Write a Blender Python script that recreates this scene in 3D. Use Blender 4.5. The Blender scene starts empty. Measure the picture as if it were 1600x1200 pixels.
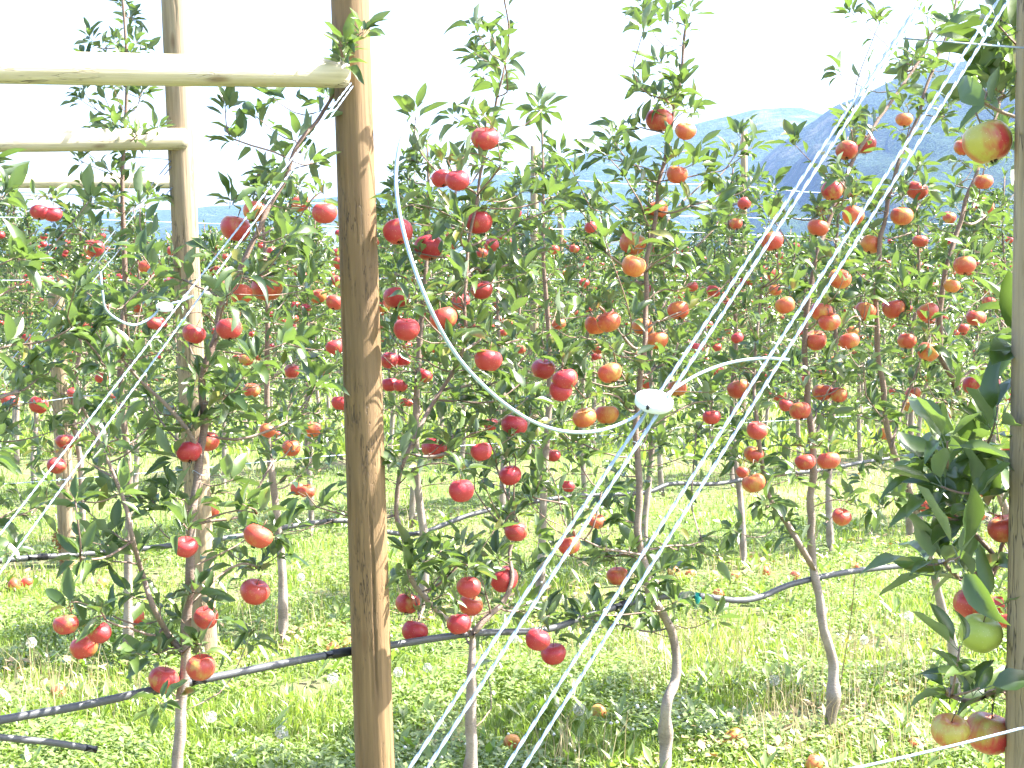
import bpy, math, random
import numpy as np
from mathutils import Vector, Matrix, Quaternion, noise

random.seed(11); np.random.seed(11)
R = random.random
def U(a, b): return a + (b - a) * random.random()

# ------------------------------------------------------------------ camera, sky, sun, exposure
sc = bpy.context.scene
F = 2444.0                     # focal length in pixels of the 1600 px wide photograph
HC = 1.65                      # eye height
PITCH = math.atan(170.0 / F)
cam_d = bpy.data.cameras.new('camera'); cam = bpy.data.objects.new('camera', cam_d)
sc.collection.objects.link(cam); sc.camera = cam
cam_d.sensor_width = 36.0; cam_d.lens = 36.0 * F / 1600.0
cam_d.clip_start = 0.05; cam_d.clip_end = 20000
cam.location = (0, 0, HC); cam.rotation_euler = (math.pi / 2 - PITCH, 0, 0)

SUN_EL, SUN_AZ = math.radians(50), math.radians(80)     # azimuth clockwise from +Y
SUNV = Vector((math.cos(SUN_EL) * math.sin(SUN_AZ), math.cos(SUN_EL) * math.cos(SUN_AZ), math.sin(SUN_EL)))
w = bpy.data.worlds.new('World'); sc.world = w; w.use_nodes = True
nt = w.node_tree; bg = nt.nodes['Background']
sky = nt.nodes.new('ShaderNodeTexSky'); sky.sky_type = 'NISHITA'; sky.sun_disc = False
sky.sun_elevation = SUN_EL; sky.sun_rotation = SUN_AZ; sky.dust_density = 3.0; sky.air_density = 1.0; sky.ozone_density = 1.0
nt.links.new(sky.outputs[0], bg.inputs[0]); bg.inputs[1].default_value = 0.10
sl = bpy.data.lights.new('sun', 'SUN'); sl.energy = 5.0; sl.angle = math.radians(0.55); sl.color = (1.0, 0.95, 0.87)
so = bpy.data.objects.new('sun', sl); sc.collection.objects.link(so)
so.rotation_euler = (-SUNV).to_track_quat('-Z', 'Y').to_euler()
vs = sc.view_settings; vs.view_transform = 'Standard'; vs.look = 'None'; vs.gamma = 1; vs.use_curve_mapping = False
vs.exposure = 2.72
cy = sc.cycles
cy.max_bounces = 8; cy.diffuse_bounces = 3; cy.glossy_bounces = 2; cy.transmission_bounces = 4; cy.volume_bounces = 1
cy.transparent_max_bounces = 6

# ------------------------------------------------------------------ geometry of the orchard
ND = np.array([-0.606, 0.795]); ND = ND / np.linalg.norm(ND)    # normal of the rows
RD = np.array([ND[1], -ND[0]])                                  # along the rows, away to the right
ROW = [1.24, 3.67, 6.10, 8.53, 10.96, 13.39, 15.82, 18.25, 20.68, 23.11, 25.54, 27.97]
CP, SP = math.cos(PITCH), math.sin(PITCH)
def ray(px, py):
    u = (px - 800) / F; v = (600 - py) / F
    return (u, CP + v * SP, -SP + v * CP)
def W(px, py, c):
    """point of the upright plane at distance c from the eye (parallel with the rows) seen at px, py"""
    d = ray(px, py); t = c / (ND[0] * d[0] + ND[1] * d[1])
    return Vector((d[0] * t, d[1] * t, HC + d[2] * t))
def G(px, py, z=0.0):
    d = ray(px, py); t = (z - HC) / d[2]
    return Vector((d[0] * t, d[1] * t, z))
def base_at(px, c):
    d = ray(px, 430); t = c / (ND[0] * d[0] + ND[1] * d[1])
    return Vector((d[0] * t, d[1] * t, 0))
def to_px(p):
    x, y, z = p[0], p[1], p[2] - HC
    dep = y * CP - z * SP; up = y * SP + z * CP
    return 800 + F * x / dep, 600 - F * up / dep
def gz(x, y):
    return 0.028 * noise.noise(Vector((x * 0.9, y * 0.9, 0))) + 0.012 * noise.noise(Vector((x * 3.1, y * 3.1, 4)))

# ------------------------------------------------------------------ helpers
COL = sc.collection
def mesh_from(name, V, Fc, mat=None, smooth=True, attr=None):
    me = bpy.data.meshes.new(name)
    V = np.asarray(V, dtype=np.float32).reshape(-1, 3)
    if isinstance(Fc, np.ndarray):
        k = Fc.shape[1]; n = Fc.shape[0]
        me.vertices.add(len(V)); me.vertices.foreach_set('co', V.ravel())
        me.loops.add(n * k); me.loops.foreach_set('vertex_index', Fc.astype(np.int32).ravel())
        me.polygons.add(n); me.polygons.foreach_set('loop_start', np.arange(0, n * k, k, dtype=np.int32))
        try: me.polygons.foreach_set('loop_total', np.full(n, k, dtype=np.int32))
        except Exception: pass
        me.update(calc_edges=True)
    else:
        me.from_pydata([tuple(v) for v in V.tolist()], [], Fc); me.update()
    if smooth: me.polygons.foreach_set('use_smooth', np.ones(len(me.polygons), dtype=bool))
    if attr is not None:
        a = me.attributes.new('tint', 'FLOAT', 'POINT'); a.data.foreach_set('value', np.asarray(attr, dtype=np.float32))
    if mat: me.materials.append(mat)
    return me
def obj(name, me, parent=None, loc=None, **props):
    o = bpy.data.objects.new(name, me); COL.objects.link(o)
    if parent: o.parent = parent
    if loc is not None: o.location = loc
    for k, v in props.items(): o[k] = v
    return o
def tag(o, label, cat, group=None, kind=None):
    if label: o['label'] = label
    if cat: o['category'] = cat
    if group: o['group'] = group
    if kind: o['kind'] = kind
    return o
def frame(d):
    d = d.normalized(); a = Vector((0, 0, 1)) if abs(d.z) < 0.9 else Vector((1, 0, 0))
    x = d.cross(a).normalized(); return x, x.cross(d).normalized()
class MB:
    def __init__(s): s.v = []; s.f = []; s.t = []
    def tube(s, pts, rad, n=6, tint=0.5, cap=True, rough=0.0):
        pts = [Vector(p) for p in pts]; b0 = len(s.v); m = len(pts)
        x = None
        for i, p in enumerate(pts):
            d = (pts[min(i + 1, m - 1)] - pts[max(i - 1, 0)])
            if d.length < 1e-9: d = Vector((0, 0, 1))
            d.normalize()
            if x is None: x, y = frame(d)
            else:
                x = (x - d * x.dot(d))
                if x.length < 1e-6: x, y = frame(d)
                x.normalize(); y = d.cross(x)
            r = rad[i] if hasattr(rad, '__len__') else rad
            for k in range(n):
                a = 2 * math.pi * k / n
                rr = r * (1 + (U(-rough, rough) if rough else 0))
                s.v.append(p + (x * math.cos(a) + y * math.sin(a)) * rr); s.t.append(tint)
        for i in range(m - 1):
            for k in range(n):
                a = b0 + i * n + k; b = b0 + i * n + (k + 1) % n
                s.f.append((a, b, b + n, a + n))
        if cap:
            s.f.append(tuple(b0 + k for k in reversed(range(n))))
            s.f.append(tuple(b0 + (m - 1) * n + k for k in range(n)))
    def rev(s, prof, n, M=None, tint=0.5):
        b0 = len(s.v); M = M or Matrix()
        for (r, z) in prof:
            for k in range(n):
                a = 2 * math.pi * k / n
                s.v.append(M @ Vector((r * math.cos(a), r * math.sin(a), z))); s.t.append(tint)
        for i in range(len(prof) - 1):
            for k in range(n):
                a = b0 + i * n + k; b = b0 + i * n + (k + 1) % n
                s.f.append((a, b, b + n, a + n))
        s.f.append(tuple(b0 + k for k in reversed(range(n)))); s.f.append(tuple(b0 + (len(prof) - 1) * n + k for k in range(n)))
    def mesh(s, name, mat, off=None, smooth=True):
        o = off or Vector((0, 0, 0))
        return mesh_from(name, [tuple(Vector(v) - o) for v in s.v], s.f, mat, smooth, s.t)
def catmull(P, k):
    P = [Vector(p) for p in P]; P = [P[0] * 2 - P[1]] + P + [P[-1] * 2 - P[-2]]; out = []
    for i in range(1, len(P) - 2):
        a, b, c, d = P[i - 1:i + 3]
        for j in range(k):
            t = j / k
            out.append(0.5 * ((2 * b) + (c - a) * t + (2 * a - 5 * b + 4 * c - d) * t * t + (3 * b - a - 3 * c + d) * t ** 3))
    out.append(P[-2]); return out

# ------------------------------------------------------------------ materials
def newmat(name):
    m = bpy.data.materials.new(name); m.use_nodes = True; nt = m.node_tree
    for n in list(nt.nodes): nt.nodes.remove(n)
    out = nt.nodes.new('ShaderNodeOutputMaterial')
    return m, nt, out
class N:
    def __init__(s, nt): s.nt = nt
    def __call__(s, t, **kw):
        n = s.nt.nodes.new(t)
        for k, v in kw.items():
            if k.startswith('_'): n.inputs[int(k[1:])].default_value = v
            elif k.startswith('i_'): n.inputs[k[2:].replace('_', ' ')].default_value = v
            else: setattr(n, k, v)
        return n
    def L(s, a, b): s.nt.links.new(a, b)
    def mix(s, f, a, b, mode='MIX'):
        n = s.nt.nodes.new('ShaderNodeMix'); n.data_type = 'RGBA'; n.blend_type = mode
        for inp, v in ((n.inputs[0], f), (n.inputs[6], a), (n.inputs[7], b)):
            if hasattr(v, 'is_linked'): s.L(v, inp)
            elif isinstance(v, (int, float)): inp.default_value = v if inp.type == 'VALUE' else (v, v, v, 1)
            else: inp.default_value = (*v, 1)
        return n.outputs[2]
    def math(s, op, a, b=0.0, clamp=False):
        n = s.nt.nodes.new('ShaderNodeMath'); n.operation = op; n.use_clamp = clamp
        for i, v in enumerate((a, b)):
            if hasattr(v, 'is_linked'): s.L(v, n.inputs[i])
            else: n.inputs[i].default_value = v
        return n.outputs[0]
    def mr(s, v, a, b, c=0.0, d=1.0):
        n = s.nt.nodes.new('ShaderNodeMapRange'); s.L(v, n.inputs[0])
        for i, x in enumerate((a, b, c, d)): n.inputs[i + 1].default_value = x
        return n.outputs[0]
    def coords(s, scale=(1, 1, 1), kind='Object'):
        tc = s.nt.nodes.new('ShaderNodeTexCoord'); mp = s.nt.nodes.new('ShaderNodeMapping')
        s.L(tc.outputs[kind], mp.inputs[0]); mp.inputs[3].default_value = scale
        return mp.outputs[0]
    def noise(s, vec, scale, detail=3, rough=0.55):
        n = s.nt.nodes.new('ShaderNodeTexNoise'); s.L(vec, n.inputs['Vector'])
        n.inputs['Scale'].default_value = scale; n.inputs['Detail'].default_value = detail; n.inputs['Roughness'].default_value = rough
        return n.outputs[0]
    def bump(s, h, strength, dist):
        n = s.nt.nodes.new('ShaderNodeBump'); s.L(h, n.inputs['Height']); n.inputs['Strength'].default_value = strength; n.inputs['Distance'].default_value = dist
        return n.outputs[0]

def leaf_material(name, ca, cb, under, trans, use_attr, rough=0.42, transf=0.4):
    m, nt, out = newmat(name); n = N(nt)
    if use_attr: rnd = n('ShaderNodeAttribute', attribute_name='tint').outputs['Fac']
    else: rnd = n('ShaderNodeObjectInfo').outputs['Random']
    top = n.mix(rnd, ca, cb)
    v = n.math('FRACT', n.math('MULTIPLY', rnd, 7.31))
    old = n.math('MULTIPLY', n.math('GREATER_THAN', v, 0.95), 0.6)
    top = n.mix(old, top, (0.20, 0.17, 0.03))
    geo = n('ShaderNodeNewGeometry')
    col = n.mix(geo.outputs['Backfacing'], top, under)
    pb = n('ShaderNodeBsdfPrincipled'); n.L(col, pb.inputs['Base Color']); pb.inputs['Roughness'].default_value = rough
    pb.inputs['Specular IOR Level'].default_value = 0.75
    tr = n('ShaderNodeBsdfTranslucent'); n.L(n.mix(rnd, trans, tuple(c * 0.8 for c in trans)), tr.inputs[0])
    mx = n('ShaderNodeMixShader'); mx.inputs[0].default_value = transf
    n.L(pb.outputs[0], mx.inputs[1]); n.L(tr.outputs[0], mx.inputs[2]); n.L(mx.outputs[0], out.inputs[0])
    return m
LEAF_A, LEAF_B = (0.020, 0.046, 0.015), (0.105, 0.160, 0.040)
TRN = (0.15, 0.25, 0.035)
M_leaf = leaf_material('apple_leaf', LEAF_A, LEAF_B, (0.17, 0.22, 0.145), TRN, False, 0.33, 0.32)
M_leafm = leaf_material('apple_leaf_massed', LEAF_A, LEAF_B, (0.17, 0.22, 0.145), TRN, True, 0.33, 0.32)
M_yleaf = leaf_material('yellow_leaf', (0.30, 0.26, 0.03), (0.22, 0.28, 0.04), (0.35, 0.33, 0.12), (0.5, 0.45, 0.05), False)
M_grass = leaf_material('grass_blade', (0.10, 0.19, 0.025), (0.28, 0.36, 0.07), (0.22, 0.30, 0.07), (0.32, 0.45, 0.05), True, 0.45, 0.38)
M_weed = leaf_material('broad_weed', (0.06, 0.14, 0.020), (0.21, 0.31, 0.05), (0.22, 0.29, 0.10), (0.26, 0.42, 0.05), True, 0.34, 0.35)
M_dry = leaf_material('dry_grass', (0.42, 0.33, 0.17), (0.55, 0.47, 0.28), (0.45, 0.36, 0.2), (0.5, 0.4, 0.2), True, 0.7, 0.25)

def apple_material():
    m, nt, out = newmat('apple_skin'); n = N(nt)
    oi = n('ShaderNodeObjectInfo')
    sep = n('ShaderNodeSeparateColor'); n.L(oi.outputs['Color'], sep.inputs[0])
    blush, hue = sep.outputs[0], sep.outputs[1]
    tc = n('ShaderNodeTexCoord'); addv = n('ShaderNodeVectorMath', operation='ADD')
    n.L(tc.outputs['Object'], addv.inputs[0])
    cx = n('ShaderNodeCombineXYZ'); r10 = n.math('MULTIPLY', oi.outputs['Random'], 40)
    n.L(r10, cx.inputs[0]); n.L(r10, cx.inputs[1]); n.L(cx.outputs[0], addv.inputs[1])
    big = n.noise(addv.outputs[0], 22, 2, 0.5)
    mp = n('ShaderNodeMapping'); mp.inputs[3].default_value = (1, 1, 0.12); n.L(addv.outputs[0], mp.inputs[0])
    streak = n.noise(mp.outputs[0], 170, 2, 0.6)
    x = n.math('ADD', n.math('MULTIPLY', n.math('SUBTRACT', big, 0.5), 2.6), n.math('MULTIPLY', n.math('SUBTRACT', streak, 0.5), 0.9))
    x = n.math('ADD', x, n.math('SUBTRACT', n.math('MULTIPLY', blush, 1.75), 0.50), False)
    f = n.mr(x, -0.15, 0.75)
    ylw = n.mix(hue, (0.36, 0.42, 0.08), (0.62, 0.25, 0.06))
    red = n.mix(hue, (0.41, 0.026, 0.042), (0.54, 0.095, 0.045))
    col = n.mix(f, ylw, red)
    vo = n('ShaderNodeTexVoronoi'); n.L(tc.outputs['Object'], vo.inputs['Vector']); vo.inputs['Scale'].default_value = 190
    dots = n.mr(vo.outputs['Distance'], 0.10, 0.17, 0.35, 0.0)
    col = n.mix(dots, col, (0.75, 0.62, 0.40))
    pb = n('ShaderNodeBsdfPrincipled'); n.L(col, pb.inputs['Base Color']); pb.inputs['Roughness'].default_value = 0.36
    pb.inputs['Specular IOR Level'].default_value = 0.5
    pb.inputs['Subsurface Weight'].default_value = 0.0
    n.L(n.bump(n.noise(tc.outputs['Object'], 60, 2), 0.25, 0.002), pb.inputs['Normal'])
    n.L(pb.outputs[0], out.inputs[0]); return m
M_apple = apple_material()

def bark_material():
    m, nt, out = newmat('apple_bark'); n = N(nt)
    v = n.coords((1, 1, 1), 'Object')
    big = n.noise(v, 9, 4, 0.6); mp = n.coords((1, 1, 3.2), 'Object'); fine = n.noise(mp, 90, 4, 0.7)
    t = n('ShaderNodeAttribute', attribute_name='tint').outputs['Fac']
    young = n.mix(big, (0.15, 0.085, 0.062), (0.25, 0.165, 0.125))
    old = n.mix(n.mr(big, 0.35, 0.65), (0.20, 0.155, 0.125), (0.40, 0.34, 0.30))
    col = n.mix(t, young, old)
    col = n.mix(n.mr(fine, 0.55, 0.8, 0, 0.7), col, (0.42, 0.38, 0.33))
    col = n.mix(n.mr(fine, 0.42, 0.28, 0, 0.75), col, (0.05, 0.035, 0.028))
    pb = n('ShaderNodeBsdfPrincipled'); n.L(col, pb.inputs['Base Color']); pb.inputs['Roughness'].default_value = 0.75
    n.L(n.bump(fine, 0.8, 0.004), pb.inputs['Normal'])
    n.L(pb.outputs[0], out.inputs[0]); return m
M_bark = bark_material()

def wood_material(name, c1, c2, c3, crack=1.0, axis_scale=(1, 1, 0.045)):
    m, nt, out = newmat(name); n = N(nt)
    v = n.coords(axis_scale, 'Object'); g = n.noise(v, 85, 5, 0.62)
    v2 = n.coords((axis_scale[0], axis_scale[1], axis_scale[2] * 2), 'Object'); g2 = n.noise(v2, 16, 3, 0.5)
    col = n.mix(n.mr(g, 0.3, 0.7), c1, c2); col = n.mix(n.mr(g2, 0.45, 0.75, 0, 0.75), col, c3)
    v3 = n.coords((1, 1, 0.10) if axis_scale[2] < 1 else (1, 1, 1), 'Object')
    v4 = n.noise(v3, 26, 4, 0.75)
    ck = n.math('ABSOLUTE', n.math('SUBTRACT', v4, 0.5)); gate = n.mr(n.noise(n.coords((1, 1, 0.5)), 5, 1), 0.48, 0.58)
    ckm = n.math('MULTIPLY', n.mr(ck, 0.016, 0.0, 0, 0.9), gate)
    ckm = n.math('MULTIPLY', ckm, crack)
    col = n.mix(ckm, col, (0.035, 0.022, 0.012))
    kn = n('ShaderNodeTexVoronoi'); n.L(n.coords((1, 1, 0.32)), kn.inputs['Vector']); kn.inputs['Scale'].default_value = 9
    col = n.mix(n.mr(kn.outputs['Distance'], 0.13, 0.04, 0, 0.7), col, (0.14, 0.075, 0.03))
    pb = n('ShaderNodeBsdfPrincipled'); n.L(col, pb.inputs['Base Color']); pb.inputs['Roughness'].default_value = 0.72
    hgt = n.math('SUBTRACT', g, n.math('MULTIPLY', ckm, 2.0))
    n.L(n.bump(hgt, 0.55, 0.004), pb.inputs['Normal']); n.L(pb.outputs[0], out.inputs[0]); return m
M_post = wood_material('post_wood', (0.155, 0.094, 0.042), (0.26, 0.163, 0.076), (0.112, 0.066, 0.029))
M_post2 = wood_material('weathered_post_wood', (0.24, 0.175, 0.105), (0.36, 0.275, 0.175), (0.19, 0.14, 0.08))
M_rail = wood_material('peeled_rail_wood', (0.42, 0.36, 0.26), (0.60, 0.53, 0.40), (0.36, 0.31, 0.17))

def simple(name, col, rough=0.5, metal=0.0, bumps=None, var=0.0, scale=80):
    m, nt, out = newmat(name); n = N(nt); pb = n('ShaderNodeBsdfPrincipled')
    v = n.coords(); nz = n.noise(v, scale, 3)
    c = n.mix(nz, tuple(x * (1 - var) for x in col), tuple(min(1, x * (1 + var)) for x in col)); n.L(c, pb.inputs['Base Color'])
    pb.inputs['Roughness'].default_value = rough; pb.inputs['Metallic'].default_value = metal
    if bumps: n.L(n.bump(nz, bumps, 0.002), pb.inputs['Normal'])
    n.L(pb.outputs[0], out.inputs[0]); return m
M_wire = simple('galvanised_wire', (0.36, 0.45, 0.59), 0.38, 0.2, None, 0.15, 300)
M_disc = simple('zinc_disc', (0.70, 0.73, 0.80), 0.40, 0.15, None, 0.06)
M_hose = simple('black_poly_hose', (0.075, 0.077, 0.085), 0.46, 0.0, 0.25, 0.35, 60)
M_joint = simple('hose_joint', (0.012, 0.012, 0.014), 0.6, 0.0, None, 0.3)
M_tie = simple('green_tie_tape', (0.01, 0.30, 0.22), 0.4)
M_stem = simple('stalk', (0.16, 0.10, 0.05), 0.6, 0, None, 0.2)
M_fluff = simple('seed_fluff', (0.75, 0.74, 0.70), 0.9)
M_rust = simple('dried_seed_head', (0.30, 0.14, 0.05), 0.8, 0, None, 0.3)
M_brown = leaf_material('fallen_leaf', (0.22, 0.11, 0.04), (0.42, 0.26, 0.10), (0.4, 0.28, 0.14), (0.3, 0.15, 0.04), True, 0.7, 0.15)

def ground_material():
    m, nt, out = newmat('orchard_ground'); n = N(nt)
    v = n.coords((1, 1, 1)); big = n.noise(v, 0.55, 3); mid = n.noise(v, 7, 5, 0.7); fine = n.noise(v, 70, 4, 0.8)
    soil = n.mix(fine, (0.10, 0.072, 0.045), (0.30, 0.23, 0.15))
    grn = n.mix(mid, (0.045, 0.085, 0.018), (0.17, 0.24, 0.06))
    col = n.mix(n.mr(n.math('ADD', n.math('MULTIPLY', big, 0.5), n.math('MULTIPLY', mid, 0.6)), 0.40, 0.60), soil, grn)
    pb = n('ShaderNodeBsdfPrincipled'); n.L(col, pb.inputs['Base Color']); pb.inputs['Roughness'].default_value = 0.95
    n.L(n.bump(fine, 0.8, 0.02), pb.inputs['Normal']); n.L(pb.outputs[0], out.inputs[0]); return m
M_ground = ground_material()
def mountain_material(name, k):
    m, nt, out = newmat(name); n = N(nt)
    v = n.coords((1, 1, 1)); big = n.noise(v, 0.006 * k, 5, 0.62); mid = n.noise(v, 0.035 * k, 5, 0.7)
    fine = n.noise(v, 0.16 * k, 3, 0.8)
    f = n.mix(n.mr(fine, 0.35, 0.65), (0.008, 0.024, 0.014), (0.045, 0.078, 0.034))
    r = n.mix(mid, (0.24, 0.20, 0.15), (0.36, 0.32, 0.24))
    sel = n.mr(n.math('ADD', n.math('MULTIPLY', big, 0.6), n.math('MULTIPLY', mid, 0.5)), 0.58, 0.68, 0, 0.34)
    col = n.mix(sel, f, r)
    pb = n('ShaderNodeBsdfPrincipled'); n.L(col, pb.inputs['Base Color']); pb.inputs['Roughness'].default_value = 0.95
    pb.inputs['Specular IOR Level'].default_value = 0.1
    n.L(n.bump(n.math('ADD', fine, mid), 0.9, 12.0), pb.inputs['Normal'])
    n.L(pb.outputs[0], out.inputs[0]); return m

# ------------------------------------------------------------------ ground, mountains
def build_ground():
    V = []; Fc = []
    xs = np.concatenate([[-6000, -2000, -600, -150, -60, -25], np.arange(-12, 16.01, 0.2), [25, 60, 150, 600, 2000, 6000]])
    ys = np.concatenate([[-600, -60, -10], np.arange(-2, 20.01, 0.2), [24, 30, 45, 80, 150, 400, 1000, 2500, 4050]])
    nx, ny = len(xs), len(ys)
    for y in ys:
        for x in xs:
            near = 1.0 if (-12 <= x <= 16 and -2 <= y <= 20) else 0.0
            V.append((x, y, gz(x, y) * near))
    idx = np.arange(nx * ny).reshape(ny, nx)
    Fc = np.stack([idx[:-1, :-1], idx[:-1, 1:], idx[1:, 1:], idx[1:, :-1]], -1).reshape(-1, 4)
    obj('ground', mesh_from('ground', V, Fc, M_ground), kind='structure')
build_ground()

def ridge(name, prof, Y, depth, amp, mat, seed, label=None):
    pxs = np.linspace(prof[0][0], prof[-1][0], 150); py = np.interp(pxs, [p[0] for p in prof], [p[1] for p in prof])
    V = []; vs_ = np.concatenate([np.linspace(-1, 0, 22), np.linspace(0.12, 1, 6)])
    for v in vs_:
        for a, b in zip(pxs, py):
            y = Y + v * depth; x = (a - 800) / F * Y * (1 + 0.0 * v)
            z = (430 - b) / F * Y
            t = 1 - abs(v); k = t ** 0.85
            nz = noise.fractal(Vector((x * 4 / Y + seed, v * 1.6, 0)) * 3.0, 0.9, 2.1, 5)
            nz2 = noise.fractal(Vector((x * 22 / Y + seed, v * 1.0, 3)), 0.8, 2.0, 4)
            zz = z * k + (amp * nz * 0.6 + amp * nz2 * 0.5) * (1 - t) * t * 4 + amp * 0.06 * noise.noise(Vector((x * 60 / Y, v, seed)))
            V.append((x, y, max(zz, -2) if abs(v) < 1 else -2))
    nx = len(pxs); ny = len(vs_); idx = np.arange(nx * ny).reshape(ny, nx)
    Fc = np.stack([idx[:-1, :-1], idx[:-1, 1:], idx[1:, 1:], idx[1:, :-1]], -1).reshape(-1, 4)
    obj(name, mesh_from(name, V, Fc, mat), kind='structure')
ridge('mountain', [(1020, 432), (1090, 370), (1150, 300), (1200, 245), (1250, 200), (1290, 172), (1340, 150), (1400, 122), (1470, 104), (1540, 88), (1620, 74), (1800, 20), (2100, 10), (2600, 120), (3100, 430)],
      1800, 900, 48, mountain_material('forested_slope', 1.0), 3.0)
ridge('mountain', [(-1500, 400), (-600, 330), (0, 345), (300, 325), (560, 305), (700, 288), (850, 258), (960, 228), (1080, 196), (1170, 174), (1240, 168), (1350, 200), (1500, 250), (1800, 300), (2400, 430)],
      3000, 1000, 45, mountain_material('distant_slope', 0.5), 9.0)

HAZE = True
if HAZE:
    m, nt, out = newmat('haze_air'); pv = nt.nodes.new('ShaderNodeVolumePrincipled')
    pv.inputs['Color'].default_value = (0.28, 0.43, 0.86, 1); pv.inputs['Density'].default_value = 0.00014
    pv.inputs['Anisotropy'].default_value = 0.2
    nt.links.new(pv.outputs[0], out.inputs['Volume'])
    a, b = (-6500, -700, -4), (6500, 4100, 640)
    V = [(x, y, z) for x in (a[0], b[0]) for y in (a[1], b[1]) for z in (a[2], b[2])]
    Fc = [(0, 1, 3, 2), (4, 6, 7, 5), (0, 4, 5, 1), (2, 3, 7, 6), (0, 2, 6, 4), (1, 5, 7, 3)]
    h = obj('haze', mesh_from('haze', V, Fc, m, False)); tag(h, 'pale blue summer haze lying over the orchard and mountains', 'haze', None, 'stuff')

# ------------------------------------------------------------------ posts and rails
def pole(name, a, b, r0, r1, mat, n=20, rings=40, cracks=0):
    """upright or lying pole; the mesh runs along its own z from a"""
    a = Vector(a); b = Vector(b); L = (b - a).length; V = []; Fc = []
    sd = R() * 50
    ck = []                                     # drying cracks: start height, end height, angle, wander, depth
    for _ in range(cracks):
        z0 = U(0, L * 0.95); ck.append((z0, z0 + U(0.12, 0.75), U(0, 2 * math.pi), U(0, 99), U(0.0025, 0.006)))
    for i in range(rings + 1):
        t = i / rings; r = r0 + (r1 - r0) * t; z = L * t
        for k in range(n):
            an = 2 * math.pi * k / n
            rr = r * (1 + 0.035 * noise.noise(Vector((math.cos(an) * 1.3, math.sin(an) * 1.3, z * 1.4 + sd))) + 0.02 * noise.noise(Vector((math.cos(an) * 5, math.sin(an) * 5, z * 3 + sd))))
            for (z0, z1, ca, wa, dp) in ck:
                if z0 < z < z1:
                    ang = ca + 0.10 * noise.noise(Vector((z * 4, wa, 0))) + 0.05 * noise.noise(Vector((z * 23, wa, 5)))
                    dd = abs((an - ang + math.pi) % (2 * math.pi) - math.pi)
                    if dd < 2 * math.pi / n * 0.75: rr -= dp * min(1, (z - z0) / 0.05, (z1 - z) / 0.05)
            V.append((rr * math.cos(an), rr * math.sin(an), z))
    for i in range(rings):
        for k in range(n):
            p = i * n + k; q = i * n + (k + 1) % n; Fc.append((p, q, q + n, p + n))
    Fc.append(tuple(reversed(range(n)))); Fc.append(tuple(rings * n + k for k in range(n)))
    o = obj(name, mesh_from(name, V, Fc, mat)); o.location = a
    o.rotation_mode = 'QUATERNION'; o.rotation_quaternion = (b - a).to_track_quat('Z', 'Y')
    return o
def post(px_top, y_top, px_bot, y_bot, c, r, mat, label, group='orchard end posts', top=3.35, fine=(110, 230, 26)):
    A = W(px_top, y_top, c); B = W(px_bot, y_bot, c); d = (A - B)
    base = B + d * ((-0.15 - B.z) / d.z); top = B + d * ((top - B.z) / d.z)
    o = pole('wooden_post', base, top, r * 1.03, r * 0.93, mat, *fine); tag(o, label, 'post', group); return o
post(547, 0, 586, 1200, ROW[1] - 0.02, 0.0535, M_post, 'stout round wooden end post in front, tan and cracked, between apple trees')
post(272, 0, 317, 960, ROW[2] - 0.02, 0.056, M_post2, 'weathered paler end post with a long vertical split, second row back')
post(1652, 0, 1632, 1200, ROW[0] - 0.01, 0.052, M_post2, 'wooden end post cut by the edge of the picture beside the largest apples')
post(80, 300, 103, 800, ROW[3], 0.048, M_post2, top=1.55, label= 'farthest end post, mostly hidden by leaves, third row back')
for (x, y, wd, hh, lab) in ((835, 228, 13, 8.53 * 2, 'slim grey trellis post poking above the far rows near the middle'),
                            (1163, 205, 11, 0, 'slim trellis post standing against the pale blue mountain'),
                            (876, 300, 10, 0, 'short trellis post top barely clearing the leaves of the far rows')):
    D = 0.085 * F / wd; d = ray(x, y); t = D / d[1]
    top = Vector((d[0] * t, D, HC + d[2] * t))
    o = pole('trellis_post', (top.x, top.y, -0.1), top, 0.043, 0.040, M_post2, 10, 8); tag(o, lab, 'post', 'trellis posts among the far rows')

def rail(p1, p2, c, r, label):
    A = W(*p1, c); B = W(*p2, c); o = pole('wooden_rail', A, B, r, r * 0.97, M_rail, 16, 40)
    tag(o, label, 'rail', 'peeled rails braced to the end posts')
rail((536, 114), (-260, 100), ROW[1] - 0.06, 0.040, 'nearest and highest peeled wooden rail, running from the front post')
rail((287, 217), (-160, 222), ROW[2] - 0.06, 0.045, 'middle peeled wooden rail ending at the weathered second post')
rail((268, 284), (-120, 282), ROW[3] - 0.06, 0.040, 'lowest and farthest peeled wooden rail seen behind the second post')

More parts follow.
